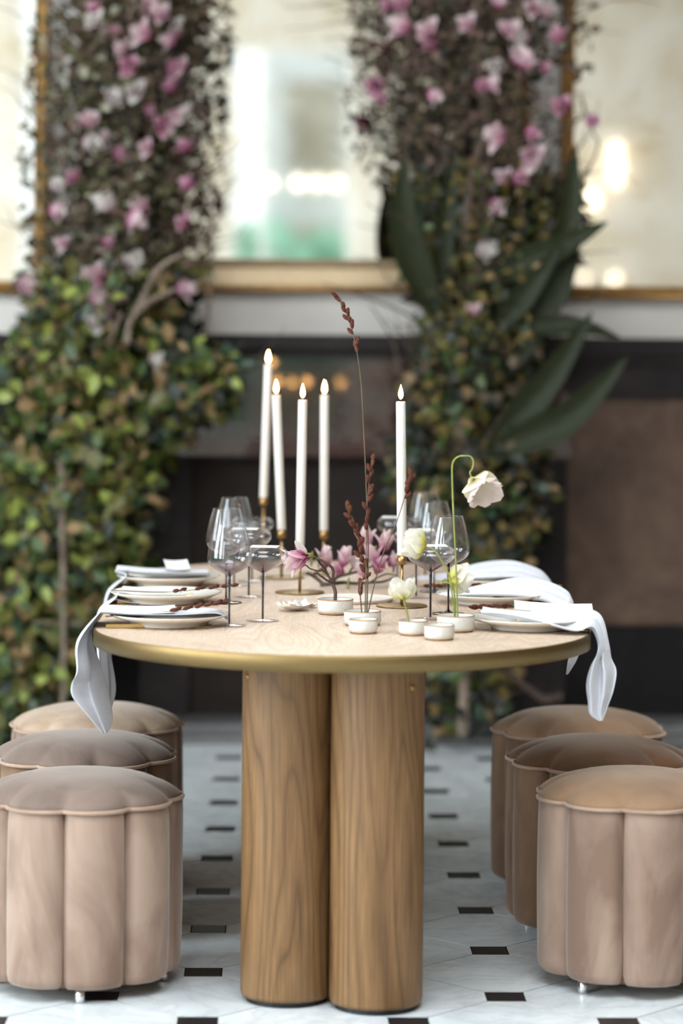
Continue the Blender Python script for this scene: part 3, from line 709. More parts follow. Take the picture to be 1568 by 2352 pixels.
# cutlery
def knife(label, p0, p1):
    a, b = on_table(*p0), on_table(*p1); d = b - a; L = Vector((d.x, d.y)).length; t = thing('gold_knife', label, 'knife', (a.x, a.y, TZ), 'gold knives', math.atan2(d.y, d.x))
    m = MB(); hl = L * .42; box(m, 0, hl, -.0055, .0055, 0, .008); m.build('handle', 'gold_cutlery', t, False)
    m = MB(); sec = [(hl, .006, .0065), (L * .55, .007, .004), (L * .75, .009, .002), (L * .93, .008, .0014), (L, .001, .001)]; v = []
    for x, wv, hv in sec: v += [(x, -wv, 0), (x, wv, 0), (x, wv, hv), (x, -wv, hv)]
    f = [(3, 2, 1, 0)]
    for i in range(4):
        for k in range(4): l = (k + 1) % 4; f.append((i * 4 + k, i * 4 + l, i * 4 + 4 + l, i * 4 + 4 + k))
    f.append((16, 17, 18, 19)); m.add(v, f); m.build('blade', 'gold_cutlery', t, False)
def fork(label, p0, p1):
    a, b = on_table(*p0), on_table(*p1); d = b - a; L = Vector((d.x, d.y)).length; t = thing('gold_fork', label, 'fork', (a.x, a.y, TZ), 'gold forks', math.atan2(d.y, d.x))
    m = MB(); addtube(m, smooth_path([(0, 0, .003), (L * .3, 0, .0035), (L * .6, 0, .007), (L * .72, 0, .011), (L * .78, 0, .009)], 4), [.0042] * 4 + [.0038] * 4 + [.003] * 4 + [.0028] * 5, 8); m.build('handle', 'gold_cutlery', t)
    m = MB(); v = []
    for x, wv, z in ((L * .765, .003, .0105), (L * .79, .010, .008), (L * .82, .0115, .0055)): v += [(x, -wv, z), (x, wv, z), (x, wv, z + .0018), (x, -wv, z + .0018)]
    f = [(3, 2, 1, 0), (8, 9, 10, 11)]
    for i in range(2):
        for k in range(4): l = (k + 1) % 4; f.append((i * 4 + k, i * 4 + l, i * 4 + 4 + l, i * 4 + 4 + k))
    m.add(v, f); m.build('neck', 'gold_cutlery', t, False)
    for s in (-1.5, -.5, .5, 1.5):
        m = MB(); addtube(m, smooth_path([(L * .815, s * .0062, .0062), (L * .87, s * .0064, .004), (L * .94, s * .0064, .005), (L, s * .006, .0115)], 4), [.0017, .0008], 6); m.build('tine', 'gold_cutlery', t)
knife('gold knife lying in front of the front left plate', (243, 1442), (498, 1440)); knife('gold knife between the front and middle left plates', (268, 1386), (470, 1381)); knife('gold knife between the middle and back left plates', (290, 1341), (470, 1338))
fork('gold fork between the front and middle left plates', (300, 1379), (492, 1376))
fork('gold fork nearest the camera in front of the right plate', (1352, 1452), (1118, 1438)); fork('second gold fork in front of the right plate, beside the nearest one', (1338, 1446), (1142, 1432))
fork('gold fork behind the front right plate, nearer the willow sprig', (1330, 1396), (1102, 1387)); fork('gold fork behind the front right plate, nearer the middle plate', (1318, 1391), (1076, 1379))
fork('gold fork between the middle and back right plates', (1290, 1350), (1078, 1345))
# napkins
def napkin(label, st, nf=1.6, nw=22, ns=7, thick=.0016):
    """st: stations (cx,cy,cz, wx,wy,wz, ax,ay,az, phase, taper)"""
    S = cr(st, ns); v, f, uv = [], [], []
    for i, s in enumerate(S):
        C, W, A = Vector(s[0:3]), Vector(s[3:6]), Vector(s[6:9])
        for k in range(nw + 1):
            t = -1 + 2 * k / nw; p = C + W * t + A * math.sin(nf * math.pi * t + s[9]) + A * .35 * math.sin(2.3 * nf * t + 2 * s[9])
            v.append(p); uv.append((i / len(S), k / nw))
    for i in range(len(S) - 1):
        for k in range(nw): q = i * (nw + 1) + k; f.append((q, q + 1, q + nw + 2, q + nw + 1))
    base = Vector(st[0][0:3]); v = [p - base for p in v]
    o = MB().add(v, f, uv=uv).build('napkin', 'linen_white', None); o.location = base; md = o.modifiers.new('thickness', 'SOLIDIFY'); md.thickness = thick; md.offset = 0
    sb = o.modifiers.new('smooth', 'SUBSURF'); sb.levels = 1; sb.render_levels = 1
    return tag(o, label, 'napkin', 'white napkins')
def NS(px, py, Y, W, A, ph): p = at_y(px, py, Y); return (p.x, p.y, p.z, *W, *A, ph)
p = PLATES['L1']; e = edge_x(p.y, -1)
napkin('white napkin over the front left plate, its corner hanging far down', [
    (p.x + .128, p.y + .01, TZ + .012, .004, .045, -.006, 0, 0, .002, 0), (p.x + .10, p.y + .01, TZ + .029, 0, .06, 0, 0, 0, .002, .3), (p.x + .02, p.y + .015, TZ + .027, 0, .085, 0, 0, 0, .002, .6), (p.x - .08, p.y + .01, TZ + .029, 0, .09, 0, 0, 0, .004, .9),
    (p.x - .135, p.y + .0, TZ + .034, 0, .085, .0, 0, 0, .006, 1.2), (e + .012, p.y - .01, TZ + .024, .0, .075, -.004, .006, 0, .004, 1.5), (e - .022, p.y - .02, TZ - .03, .006, .065, 0, .010, 0, 0, 1.8),
    NS(200, 1535, p.y - .03, (.016, .05, 0), (.010, .010, 0), 2.0), NS(201, 1575, p.y - .03, (.030, .04, -.010), (.008, .014, 0), 2.2), NS(208, 1612, p.y - .03, (.036, .03, -.016), (.006, .012, 0), 2.4), NS(226, 1650, p.y - .03, (.024, .02, -.014), (.004, .008, 0), 2.5), NS(241, 1684, p.y - .03, (.005, .004, .0), (0, .002, 0), 2.6)])
p = PLATES['L2']; e = edge_x(p.y, -1)
napkin('white napkin under the middle left plate, falling over the table edge', [
    (p.x + .02, p.y, TZ + .002, 0, .06, 0, 0, 0, .001, 0), (p.x - .07, p.y, TZ + .002, 0, .065, 0, 0, 0, .001, .3), (p.x - .115, p.y, TZ + .010, 0, .06, 0, 0, 0, .004, .8), (e + .02, p.y - .01, TZ + .014, 0, .06, 0, .003, 0, .004, 1.0), (e - .018, p.y - .02, TZ - .03, 0, .05, 0, .008, 0, 0, 1.4),
    NS(240, 1520, p.y - .04, (.010, .045, 0), (.008, .004, 0), 1.6), NS(246, 1590, p.y - .05, (.014, .03, 0), (.006, .004, 0), 1.8), NS(246, 1640, p.y - .05, (.004, .006, 0), (0, .002, 0), 2)])
p = PLATES['L3']; e = edge_x(p.y, -1)
napkin('white napkin of the back left place, curving over the table edge', [
    (p.x + .10, p.y + .02, TZ + .030, 0, .05, 0, 0, 0, .004, 0), (p.x + .02, p.y + .02, TZ + .031, 0, .07, 0, 0, 0, .004, .3), (p.x - .06, p.y + .01, TZ + .033, 0, .07, 0, 0, 0, .005, .6), (p.x - .13, p.y, TZ + .040, 0, .07, 0, 0, 0, .005, .9), (e + .02, p.y - .02, TZ + .028, 0, .06, 0, .003, 0, .004, 1.0), (e - .025, p.y - .04, TZ - .02, 0, .06, 0, .006, 0, 0, 1.4),
    (e - .028, p.y - .05, TZ - .12, 0, .05, 0, .010, 0, 0, 1.7), (e - .02, p.y - .05, TZ - .2, 0, .01, 0, .002, 0, 0, 2)])
p = PLATES['R1']; e = edge_x(p.y - .03, 1)
napkin('white napkin across the front right plate, knotted fall hanging below the edge', [
    NS(1107, 1401, p.y - .01, (.006, .03, .004), (0, 0, .004), 0), NS(1150, 1409, p.y - .03, (0, .04, .0), (0, 0, .006), .3), NS(1210, 1415, p.y - .06, (0, .05, .004), (0, 0, .006), .6), NS(1275, 1424, p.y - .08, (.0, .06, .012), (0, 0, .007), .9),
    NS(1325, 1430, p.y - .08, (.008, .065, .016), (.003, 0, .008), 1.2), (e + .002, p.y - .07, TZ + .018, .012, .05, .006, .006, 0, .006, 1.5), NS(1382, 1482, p.y - .08, (.012, .035, 0), (.006, .006, 0), 1.7),
    NS(1378, 1522, p.y - .09, (.026, .035, .004), (.004, .016, 0), 2.0), NS(1379, 1558, p.y - .09, (.036, .03, .010), (.004, .018, 0), 2.2), NS(1378, 1600, p.y - .09, (.030, .02, .010), (.003, .012, 0), 2.4), NS(1374, 1632, p.y - .09, (.022, .02, .006), (.002, .008, 0), 2.45), NS(1380, 1656, p.y - .09, (.004, .004, 0), (0, 0, 0), 2.5)], nf=2)
p = PLATES['R2']; e = edge_x(p.y, 1)
napkin('white napkin puffed over the middle right plate and swept over the edge', [
    NS(1010, 1366, p.y, (0, .03, 0), (0, 0, .002), 0), NS(1060, 1361, p.y, (0, .05, 0), (0, 0, .004), .2), NS(1130, 1354, p.y, (0, .07, .004), (0, 0, .008), .4), NS(1190, 1350, p.y - .01, (0, .075, .010), (0, 0, .010), .6), NS(1245, 1358, p.y - .02, (0, .07, .012), (.004, 0, .012), .8),
    NS(1290, 1376, p.y - .04, (.006, .06, .010), (.006, 0, .010), 1.0), (e + .006, p.y - .05, TZ + .004, .004, .05, 0, .008, 0, .004, 1.3), (e + .026, p.y - .06, TZ - .06, .008, .045, 0, .008, 0, 0, 1.6), NS(1316, 1510, p.y - .1, (.010, .03, 0), (.006, .004, 0), 1.8), NS(1302, 1549, p.y - .1, (.003, .006, 0), (0, 0, 0), 2)], nf=3.2, nw=36)
p = PLATES['R3']; e = edge_x(p.y, 1)
napkin('white napkin of the back right place rolling over the far table edge', [
    NS(960, 1328, p.y, (0, .03, 0), (0, 0, .002), 0), NS(1030, 1322, p.y, (0, .05, 0), (0, 0, .004), .2), NS(1100, 1311, p.y, (0, .07, .008), (0, 0, .005), .4), NS(1170, 1307, p.y, (0, .075, .010), (0, 0, .006), .6), NS(1215, 1317, p.y - .01, (0, .07, .008), (.004, 0, .007), .8),
    NS(1246, 1334, p.y - .02, (.004, .06, .006), (.006, 0, .006), 1.0), (e + .014, p.y - .03, TZ - .02, .004, .05, 0, .006, 0, 0, 1.3), (e + .02, p.y - .04, TZ - .12, .004, .03, 0, .006, 0, 0, 1.6), (e + .018, p.y - .04, TZ - .17, .002, .006, 0, 0, 0, 0, 2)], nf=2.6, nw=32)
# menu cards
def menu(label, c, z, L, Wd, rz, tx=0, ty=0, lines=5):
    t = thing('menu_card', label, 'card', (c[0], c[1], z), 'menu cards on the plates', rz); t.rotation_euler = (tx, ty, rz)
    m = MB(); nx = 10; v, f = [], []
    for lay in (0, 1):
        for i in range(nx + 1):
            for k in (-1, 1): v.append((-L / 2 + L * i / nx, k * Wd / 2 + .0006 * math.sin(i * 2.1 + k), .0009 * (lay) + .003 * ((2 * i / nx - 1) ** 2)))
    for i in range(nx): q = 2 * i; f += [(q, q + 1, q + 3, q + 2), (22 + q, 22 + q + 2, 22 + q + 3, 22 + q + 1), (q, q + 2, 22 + q + 2, 22 + q), (q + 1, 22 + q + 1, 22 + q + 3, q + 3)]
    f += [(0, 22, 23, 1), (20, 21, 43, 42)]; m.add(v, f); m.build('card', 'card_white', t, False); return t
p = PLATES['L1']; menu('white menu card on the front left plate beneath the willow sprig', (p.x - .055, p.y - .03), TZ + .034, .14, .075, R(4), R(6))
p = PLATES['L2']; menu('white menu card on the middle left plate', (p.x - .03, p.y - .01), TZ + .028, .15, .08, R(-3), R(3))
p = PLATES['L3']; menu('white menu card tilted up on the back left plate', (p.x + .02, p.y + .01), TZ + .048, .06, .08, R(8), R(12))
p = PLATES['R1']; menu('white menu card with a torn edge on the front right plate', (p.x + .055, p.y + .02), TZ + .042, .17, .08, R(-4), R(8), R(2))
# willow sprigs
def catkin_mesh(i):
    rr = random.Random(50 + i); m = MB(); ball(m, (0, 0, 0), (.0046, .0046, .0100), 8, 7, 0, .16, rr); return m.mesh('catkin', 'catkin')
CAT = [catkin_mesh(i) for i in range(3)]
def willow(label, path, rad, cats, name='willow_sprig', size=1.0, grp='willow sprigs'):
    base = Vector(path[0]); t = thing(name, label, 'twig', base, grp); sp = smooth_path([Vector(q) - base for q in path], 6)
    m = MB(); addtube(m, sp, rad, 6); m.build('stem', 'willow_stem', t); rr = random.Random(len(label)); N = len(sp) - 1; cum = [0.0]
    for i in range(N): cum.append(cum[-1] + (sp[i + 1] - sp[i]).length)
    for k, u in enumerate(cats):
        want = u * cum[-1]; i = max(j for j in range(N) if cum[j] <= want); x = i + (want - cum[i]) / max(1e-6, cum[i + 1] - cum[i]); c = sp[i].lerp(sp[i + 1], x - i); d = (sp[min(i + 1, N)] - sp[max(i - 1, 0)]).normalized()
        sd = d.orthogonal().normalized(); sd.rotate(Quaternion(d, rr.uniform(0, 6.28)))
        if name == 'willow_sprig': sd = Vector((-d.y, d.x, 0)).normalized() * (1 if k % 2 else -1) + Vector((0, 0, .5))
        o = obj('catkin', CAT[k % 3], t); q = (d + sd * .55).normalized(); o.matrix_local = Matrix.Translation(c + sd * .003 * size + q * .005) @ frame(q) @ Matrix.Diagonal((size, size, size * rr.uniform(.8, 1.15), 1))
    return t
Y1 = PLATES['L1'].y - .055
willow('dark willow sprig with furry buds on the front left plate', [at_y(242, 1416, Y1), at_y(330, 1409, Y1), at_y(400, 1403, Y1), at_y(460, 1393, Y1 + .02), at_y(523, 1383, Y1 + .05)], [.0013, .0007], [.52, .56, .62, .66, .72, .75, .8, .84, .88, .92, .96, .99])
Y1 = PLATES['L2'].y - .05
willow('dark willow sprig with furry buds on the middle left plate', [at_y(255, 1355, Y1), at_y(330, 1359, Y1), at_y(400, 1359, Y1), at_y(470, 1352, Y1 + .02), at_y(536, 1346, Y1 + .05)], [.0013, .0007], [.5, .56, .68, .73, .8, .85, .9, .95, .99])
Y1 = PLATES['R1'].y + .075
willow('dark willow sprig behind the front right plate with plump buds', [at_y(1330, 1394, Y1), at_y(1250, 1395, Y1), at_y(1170, 1394, Y1), at_y(1088, 1397, Y1)], [.0013, .0007], [.66, .7, .76, .84, .88, .92, .96, .99], size=1.05)
Y1 = PLATES['R2'].y + .06
willow('dark willow sprig tucked behind the middle right plate', [at_y(1160, 1347, Y1), at_y(1090, 1346, Y1), at_y(1030, 1347, Y1), at_y(975, 1348, Y1)], [.0013, .0007], [.3, .36, .7, .8, .88, .95])
# tall willow stems in the bowl
def Wp(pts, Y0): return [at_y(x, y, Y0 + dy) for x, y, dy in pts]
yb = B2.y
willow('very tall willow stem leaning left, topmost of the bowl', Wp([(842, 1412, 0), (844, 1330, 0), (845, 1240, .005), (841, 1120, .01), (836, 1010, .01), (829, 880, .01), (818, 800, .01), (805, 745, .01), (788, 700, .01), (771, 676, .01)], yb), [.0017, .0008], [.815, .825, .835, .87, .89, .905, .915, .93, .94, .955, .98, .995], 'tall_willow', 1.0, 'tall willow stems')
willow('willow stem with rust coloured buds beside the tallest one', Wp([(838, 1412, -.005), (840, 1330, -.01), (841, 1250, -.01), (843, 1160, -.01), (849, 1100, -.01), (857, 1051, -.01)], yb), [.0015, .0008], [.55, .6, .64, .68, .73, .77, .8, .85, .89, .92, .96, .99], 'tall_willow', 1.05, 'tall willow stems')
willow('short willow stem zigzagging to the left with rust buds', Wp([(831, 1412, .0), (827, 1350, 0), (838, 1310, 0), (826, 1270, .0), (830, 1240, .0), (818, 1215, 0), (808, 1190, 0), (794, 1165, 0)], yb), [.0016, .0009], [.2, .26, .34, .4, .44, .49, .54, .58, .62, .66, .7, .74, .78, .82, .87, .91, .95, .99], 'tall_willow', 1.15, 'tall willow stems')
willow('slanting willow stem crossing the front candle', Wp([(844, 1412, .0), (860, 1340, 0), (882, 1265, 0), (910, 1200, 0), (933, 1130, 0), (947, 1088, 0)], yb), [.0015, .0008], [.84, .88, .91, .94, .97, .99], 'tall_willow', 1.1, 'tall willow stems')
# candles
def candle(lab_h, lab_c, pxb, pyb, ptop, pbot, holder_h, fl=(0, 0)):
    g = on_table(pxb, pyb); t = thing('candle_holder', lab_h, 'candle holder', (g.x, g.y, TZ), 'brass candle holders')
    MB().add(*lathe([(0, 0), (.058, 0), (.060, .0008), (.060, .0022), (.058, .003), (.006, .0034), (0, .0036)], 48)).build('base', 'brass_aged', t)
    MB().add(*lathe([(0, .003), (.0036, .003), (.0036, holder_h - .02), (0, holder_h - .02)], 14)).build('stem', 'brass_satin', t)
    MB().add(*lathe([(0, holder_h - .023), (.008, holder_h - .023), (.0112, holder_h - .021), (.0112, holder_h), (.0100, holder_h), (.0100, holder_h - .004), (0, holder_h - .004)], 24)).build('cup', 'brass_satin', t)
    a = at_y(pbot[0], pbot[1], g.y); b = at_y(ptop[0], ptop[1], g.y); a = Vector((g.x, g.y, TZ + holder_h - .003)) if True else a
    d = b - a; d.y = 0; L = d.length
    c = thing('taper_candle', lab_c, 'candle', a, 'white taper candles'); M4 = frame(d)
    MB().add(*lathe([(0, 0), (.0098, 0), (.0112, .004), (.0114, L * .6), (.0110, L - .003), (.0100, L - .0004), (.0085, L - .0012), (.004, L - .0022), (0, L - .0024)], 24), M4).build('wax', 'wax', c)
    tip = d.normalized() * L; m = MB(); addtube(m, smooth_path([tip - Vector((0, 0, .003)), tip + Vector((0, 0, .004)), tip + Vector((.0012 + fl[0] * .2, 0, .009))], 3), .0009, 6); m.build('wick', 'wick', c)
    fh, fw = .034, .0056; m = MB(); pr = [(0, 0), (.5, .06), (.85, .17), (1, .30), (.92, .45), (.70, .62), (.42, .78), (.18, .91), (0, 1)]; v, f = lathe([(r * fw, z * fh) for r, z in pr], 14)
    v = [(x + fl[0] * (z / fh) ** 2, y, z) for x, y, z in v]; m.add(v, f, Matrix.Translation(tip + Vector((0, 0, .005)))); m.build('flame', 'flame', c)
def hgt(px, pyc, pyb): g = on_table(px, pyb); return at_y(px, pyc, g.y).z - TZ
candle('brass disc candle holder at the front right behind the poppies', 'white taper candle at the front right, standing alone', 922, 1392, (920, 922), (921, 1275), hgt(921, 1275, 1392))
candle('brass disc candle holder at the left, nearest to the salt shell', 'white taper candle in the middle of the left group, lower end behind the magnolia', 688, 1361, (695, 918), (689, 1253), hgt(689, 1253, 1361))
candle('brass candle holder on the right of the left group', 'white taper candle on the right side of the left group of four', 743, 1318, (745, 907), (744, 1218), hgt(744, 1218, 1318))
candle('brass candle holder behind the coupe glasses, second from the left', 'white taper candle leaning left, second from the left', 646, 1327, (634, 907), (644, 1216), hgt(644, 1216, 1327))
candle('tallest brass candle holder at the far left of the group', 'white taper candle rising highest, leftmost of all', 604, 1298, (616, 837), (606, 1142), hgt(606, 1142, 1298))
# ------------------------------------------------------------------ flowers on the table
def blossom(parent, c, d, size, mat, rr, npet=8, open_=1.0, name='blossom', separate=False):
    """magnolia head at c (parent space) opening along d"""
    M4 = Matrix.Translation(c) @ frame(d); m = MB()
    head = None
    for k in range(npet):
        inner = k % 2 == 0; a = 2 * math.pi * k / npet + rr.uniform(-.15, .15)
        a0 = R(12 if inner else 30) * open_; a1 = R(14 if inner else 62) * open_ * rr.uniform(.7, 1.25)
        L = size * rr.uniform(.85, 1.08); v, f, uv = petal(L, L * .27, a0, a1, .4, 0, 5, 4)
        T = M4 @ Matrix.Rotation(a, 4, 'Z')
        if separate: MB().add(v, f, T, uv).build('petal', mat, parent)
        else: m.add(v, f, T, uv)
    if not separate: return m.build(name, mat, parent)
yb = B1.y; base = at_y(768, 1394, yb); t = thing('magnolia_twig', 'pink magnolia bloom on a gnarled twig leaning left from a bowl', 'flower', base)
def TP(pts, Y0, b0): return [at_y(x, y, Y0 + dy) - b0 for x, y, dy in pts]
m = MB()
addtube(m, smooth_path(TP([(767, 1400, 0), (770, 1365, 0), (767, 1350, 0), (762, 1338, .005)], yb, base), 5), [.0044, .0042, .0047, .004] + [.0042, .0039] * 6, 8)
for pts, r in (([(762, 1338, .005), (765, 1320, 0), (764, 1308, 0), (756, 1298, -.005), (747, 1292, -.005), (738, 1287, -.005), (728, 1283, -.005), (720, 1278, -.005)], [.0038, .0024]),
               ([(764, 1340, 0), (757, 1328, .008), (750, 1316, .01), (746, 1306, .01), (738, 1298, .008), (732, 1290, .0), (728, 1283, -.005)], [.0034, .0022]),
               ([(762, 1338, 0), (750, 1332, -.006), (738, 1324, -.01), (728, 1317, -.01), (720, 1318, -.01)], [.003, .0022]),
               ([(752, 1318, .01), (742, 1310, .004), (728, 1311, 0), (720, 1309, 0)], [.0028, .002]), ([(720, 1309, 0), (710, 1305, 0), (702, 1298, 0), (696, 1301, .0), (693, 1303, 0)], [.0018, .0012])):
    sp = smooth_path(TP(pts, yb, base), 5); addtube(m, [q + Vector((random.uniform(-.0006, .0006), 0, random.uniform(-.0006, .0006))) for q in sp], r, 7)
m.build('twig', 'bark', t)
m = MB(); addtube(m, TP([(720, 1278, -.005), (712, 1276, -.005), (700, 1275, -.005)], yb, base), [.0035, .0058, .0062], 10); m.build('calyx', 'calyx', t)
bh = bpy.data.objects.new('blossom', None); COL.objects.link(bh); bh.parent = t; bh.location = at_y(704, 1276, yb - .005) - base
rr = random.Random(4); dirb = Vector((-.93, -.18, -.30))
for k, (ang, a0, a1, L, Wd) in enumerate(((90, 28, 36, .062, .023), (30, 14, 26, .064, .024), (-30, 20, 28, .066, .024), (-90, 32, 44, .060, .022), (150, 22, 30, .060, .023), (210, 30, 40, .062, .022), (0, 4, 12, .058, .017), (180, 6, 10, .056, .017))):
    v, f, uv = petal(L, Wd, R(a0), R(a1), .4, 0, 7, 5); MB().add(v, f, frame(dirb) @ Matrix.Rotation(R(ang), 4, 'Z'), uv).build('petal', 'magnolia_pink', bh)
v, f, uv = petal(.045, .009, R(10), R(20), .4, 0, 6, 4); MB().add(v, f, frame((-.62, 0, .78)) , uv).build('petal', 'magnolia_white', bh)
m = MB(); addtube(m, [Vector((.004, -.006, .002)), Vector((-.016, -.008, .0015))], [.0025, .0018], 6); m.build('bud_scale', 'catkin', bh)
# branch lying behind
yb = 6.72; base = at_y(740, 1347, yb); base.z = TZ; t = thing('magnolia_branch', 'lichen grey magnolia branch with pink blooms lying across the table centre', 'branch', base)
m = MB()
for pts, r in (([(735, 1343, 0), (760, 1341, 0), (790, 1338, .02), (820, 1340, .0), (850, 1338, 0), (880, 1336, 0), (905, 1326, 0)], [.006, .0025]), ([(745, 1345, 0), (735, 1335, 0), (718, 1322, .0), (705, 1316, -.01)], [.0055, .004]), ([(760, 1341, 0), (775, 1325, .02), (800, 1318, .03), (830, 1310, .03), (855, 1300, .02), (880, 1290, 0)], [.005, .002]),
               ([(800, 1318, .03), (808, 1305, .03), (812, 1300, .03)], [.003, .002]), ([(855, 1300, .02), (865, 1280, .02), (880, 1262, .0)], [.0025, .0018]), ([(830, 1310, .03), (838, 1285, .02), (842, 1258, .02)], [.0025, .0018]), ([(850, 1338, 0), (870, 1325, -.02), (890, 1318, -.03), (910, 1322, -.03)], [.003, .0018]), ([(775, 1325, .02), (778, 1300, .03), (783, 1292, .04)], [.003, .002]), ([(718, 1322, 0), (735, 1308, .02), (745, 1300, .03)], [.003, .002])):
    sp = smooth_path(TP(pts, yb, base), 5)
    for q in sp: q.z = max(q.z, .0065)
    addtube(m, sp, r, 7)
m.build('branch', 'bark', t); rr = random.Random(9)
for px, py, dy, d, sz, mt in ((745, 1306, .03, (.1, -.2, 1), .062, 'magnolia_pink'), (783, 1304, .03, (.35, -.2, 1), .058, 'magnolia_pink'), (812, 1308, .03, (.2, -.2, .9), .04, 'magnolia_white'), (841, 1262, .02, (-.05, -.1, 1), .062, 'magnolia_pink'), (880, 1268, .0, (.15, -.2, 1), .062, 'magnolia_pink'),
                              (868, 1292, .0, (-.5, -.3, .8), .055, 'magnolia_pink'), (862, 1318, -.01, (.35, -.3, .8), .055, 'magnolia_deep'), (790, 1316, -.01, (-.7, -.3, .4), .04, 'magnolia_deep'), (892, 1300, 0, (.6, -.2, .6), .05, 'magnolia_pink'), (845, 1322, -.01, (-.6, -.3, .5), .045, 'magnolia_pink')):
    blossom(t, at_y(px, py, yb + dy) - base, d, sz, mt, rr, 7, .8)
for px, py in ((716, 1275), (733, 1280), (862, 1262), (800, 1335), (905, 1290)):
    m = MB(); q = at_y(px, py, yb) - base; addtube(m, smooth_path([q - Vector((.002, 0, .028)), q, q + Vector((.002, 0, .01))], 3), [.0015, .003, .0035, .0032, .003, .002, .001], 7); m.build('leaf_bud', 'calyx', t)
# poppies
def poppy(label, stem, head, d, size, mat, opens, seed, stem_r=.0019):
    base = Vector(stem[0]); t = thing('poppy', label, 'flower', base, 'white poppies'); rr = random.Random(seed)
    m = MB(); addtube(m, smooth_path([Vector(q) - base for q in stem], 7), stem_r, 8); m.build('stem', 'poppy_stem', t); c = Vector(head) - base; M4 = Matrix.Translation(c) @ frame(d)
    for k in range(6):
        inn = k % 2; a = 2 * math.pi * k / 6 + rr.uniform(-.2, .2); L = size * rr.uniform(.9, 1.08)
        v, f, uv = petal(L, L * .56, R(opens[0]), R(opens[1] if not inn else opens[1] * .8), .28, .06, 8, 8, rr.uniform(0, 6), .62)
        MB().add(v, f, M4 @ Matrix.Rotation(a, 4, 'Z'), uv).build('petal', mat, t)
    m = MB(); ball(m, (0, 0, size * .16), size * .13, 8, 6); m.v = [tuple(M4 @ Vector(p)) for p in m.v]; m.build('heart', 'poppy_heart', t); return t
yb = B6.y
poppy('nodding white poppy on the tallest hooked stem', Wp([(1051, 1425, 0), (1049, 1370, 0), (1046, 1280, 0), (1041, 1180, 0), (1038, 1090, 0), (1040, 1062, 0), (1052, 1049, 0), (1068, 1047, 0), (1081, 1049, 0), (1087, 1062, 0), (1084, 1078, 0), (1079, 1085, 0), (1083, 1097, 0)], yb), at_y(1087, 1100, yb), (.45, -.62, -.62), .07, 'poppy_blush', (40, 42), 1)
poppy('white poppy facing left beside the front candle', Wp([(1044, 1425, 0), (1038, 1370, 0), (1034, 1330, 0), (1022, 1303, 0), (1006, 1275, 0), (994, 1262, 0), (983, 1257, 0)], yb), at_y(980, 1253, yb), (-.95, .15, .14), .056, 'poppy_white', (60, 10), 2)
poppy('white poppy turned right in front of the wine glass', Wp([(1045, 1425, .01), (1044, 1380, .01), (1040, 1350, .01), (1032, 1340, .012), (1020, 1338, .012), (1012, 1340, .015), (1018, 1333, .02), (1030, 1332, .025)], yb), at_y(1030, 1333, yb + .025), (.85, .25, .08), .054, 'poppy_white', (62, 20), 3)
yb = B4.y
poppy('upright open white poppy in the small bowl', Wp([(942, 1440, 0), (936, 1415, 0), (931, 1392, 0), (928, 1378, 0)], yb), at_y(927, 1378, yb), (-.1, -.05, 1), .052, 'poppy_white', (62, 8), 5)
# ------------------------------------------------------------------ flower columns by the wall
def lerp_env(env, y):
    for (ya, a0, a1), (yb_, b0, b1) in zip(env, env[1:]):
        if ya <= y <= yb_:
            t = (y - ya) / (yb_ - ya); return a0 + (b0 - a0) * t, a1 + (b1 - a1) * t
    return env[-1][1:]
LM = {}
def leaf_mesh(mat, k):
    if (mat, k) not in LM:
        v, f, uv = leafg(1.0, (.24, .32, .40)[k], .3, (.15, .3, .05)[k]); LM[(mat, k)] = MB().add(v, f, uv=uv).mesh('leaf', mat)
    return LM[(mat, k)]
def leaf_frame(rr, c, size, flat=.8):
    nrm = Vector((rr.gauss(-.25, .55), rr.gauss(-flat, .5), rr.gauss(.35, .5))).normalized(); d = Vector((rr.gauss(0, .8), rr.gauss(-.2, .4), rr.gauss(-.1, .8)))
    d = (d - nrm * d.dot(nrm)).normalized(); s = d.cross(nrm).normalized()
    return Matrix.Translation(c) @ Matrix(((s.x, d.x, nrm.x, 0), (s.y, d.y, nrm.y, 0), (s.z, d.z, nrm.z, 0), (0, 0, 0, 1))) @ Matrix.Diagonal((size, size, size, 1))
